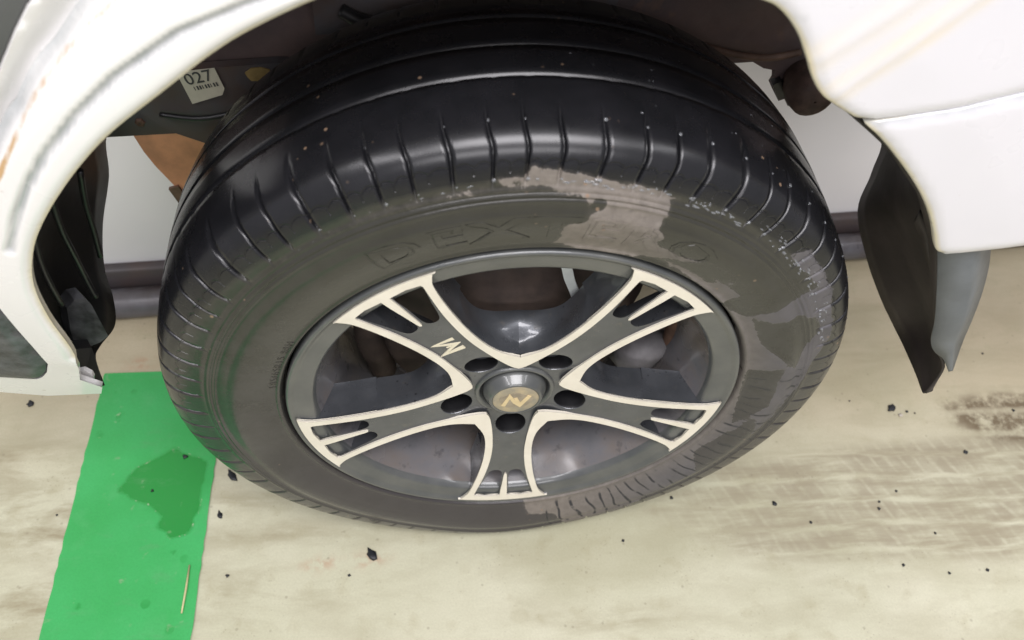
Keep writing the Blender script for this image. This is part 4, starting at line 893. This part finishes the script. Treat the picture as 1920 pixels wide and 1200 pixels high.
# ------------------------------------------------------------------ litter on the floor
def crumb(name, x, y, r, mat_, label, cat, group=None, zs=.6, stretch=1.):
    r = r * .8 if r > .003 else r
    rg = np.random.RandomState(int(abs(x * 9973 + y * 7919) * 10) % 100000)
    import bmesh
    b = bmesh.new(); bmesh.ops.create_icosphere(b, subdivisions=2, radius=1); a_ = rg.rand() * PI
    for v in b.verts:
        f = 1 + .35 * math.sin(v.co.x * 3 + a_) * math.cos(v.co.y * 4 + a_ * 2) + .07 * rg.randn()
        v.co *= f; v.co.z = max(v.co.z * zs, -.55 * zs); xx = v.co.x * stretch; v.co.x, v.co.y = (xx * math.cos(a_) - v.co.y * math.sin(a_)), (xx * math.sin(a_) + v.co.y * math.cos(a_)); v.co *= r
    mz_ = min(v.co.z for v in b.verts)
    for v in b.verts: v.co.z -= mz_
    me = bpy.data.meshes.new(name); b.to_mesh(me); b.free()
    o = link(name, me, mat_, None, smooth=True); o.location = (x, y, .0023 if -.505 < x < -.345 and y < .262 else .0002); o['label'] = label; o['category'] = cat
    if group: o['group'] = group
G_ = 'black rubber crumbs scattered on the floor'
for (x, y), r, st, lb in zip([(-0.5883, 0.2169), (-0.382, 0.1286), (-0.323, 0.0995), (-0.3317, 0.0481), (-0.1503, -0.0133), (0.5687, 0.1558), (0.6465, 0.0826), (0.3579, 0.023)], (.0052, .0036, .0052, .0034, .0062, .0062, .0036, .0040), (1.1, 1.2, 2.2, 1.8, 1.7, 1.4, 1, 1),
    ('black lump on the floor just under the white sill at far left', 'small dark lump on the green stripe beside the tyre', 'long black shred on the cream floor between green stripe and tyre', 'small flat black shred just right of the green stripe, nearer the viewer',
     'largest dark grey chip on the cream floor in front of the tyre', 'black lump next to a white grain below the tip of the flap', 'single black crumb near the brown muddy tread mark at right', 'black crumb nearest the tyre on the faint tyre print, larger than those right of it')):
    crumb('rubber_crumb', x, y, r, crumb_m, lb, 'crumb', G_, .4, st)
x, y = (0.5727, 0.1478); crumb('white_grain', x + .004, y - .004, .0036, stone_m, 'white grain beside the black lump below the flap tip', 'grain')
SPECKS = ['tiny lone black crumb on plain cream floor below and right of the wheel', 'tiny crumb just off the lower right edge of the tyre', 'tiny crumb between the larger print crumb and the close pair of crumbs',
          'lower of two close crumbs lying one above the other in the tyre print', 'upper of two close crumbs lying one above the other in the tyre print', 'tiny crumb just above and right of the close pair in the tyre print',
          'tiny crumb low in the tyre print, right of the close pair', 'leftmost of three crumbs in a row below the tyre print', 'middle of three crumbs in a row below the tyre print', 'rightmost of three crumbs in a row below the tyre print',
          'farther right of two specks beside the black lump under the flap tip', 'nearer of two specks right of the black lump under the flap tip', 'tiny crumb on cream floor just right of the yellow straw',
          'tiny speck inside the dark wet blot on the green stripe', 'tiny crumb on the stained floor left of the green stripe', 'tiny crumb left of and below the largest chip in front of the tyre',
          'tiny crumb on the floor between tyre and flap tip', 'tiny crumb on bare floor right of the grey flap skirt', 'tiny crumb inside the brown muddy mark at far right']
for k_, (x, y) in enumerate([(0.1536, -0.014), (0.2259, 0.0387), (0.3976, -0.0048), (0.494, 0.0085), (0.4976, 0.018), (0.5263, 0.0314), (0.5552, -0.0286), (0.4976, -0.0668), (0.5521, -0.0804), (0.6026, -0.0796), (0.5991, 0.1465), (0.5885, 0.1496), (-0.3139, -0.028), (-0.4146, 0.0836), (-0.52, 0.0591), (-0.1758, -0.0363), (0.5116, 0.1708), (0.7459, 0.2431), (0.747, 0.1438)]):
    crumb('rubber_crumb', x, y, random.uniform(.0013, .0022), crumb_m, SPECKS[k_], 'crumb', G_)
s0, s1 = [(-0.3574, -0.0139), (-0.3584, -0.0691)]
V, F = tube([(s0[0], s0[1], .0040), ((s0[0] + s1[0]) / 2 + .0006, (s0[1] + s1[1]) / 2, .0046), (s1[0], s1[1], .0040)], [.0009, .0013, .0010], 6)
o = link('straw', mesh('straw', V, F), straw_m); o['label'] = 'thin pale yellow straw lying on the green stripe'; o['category'] = 'straw'
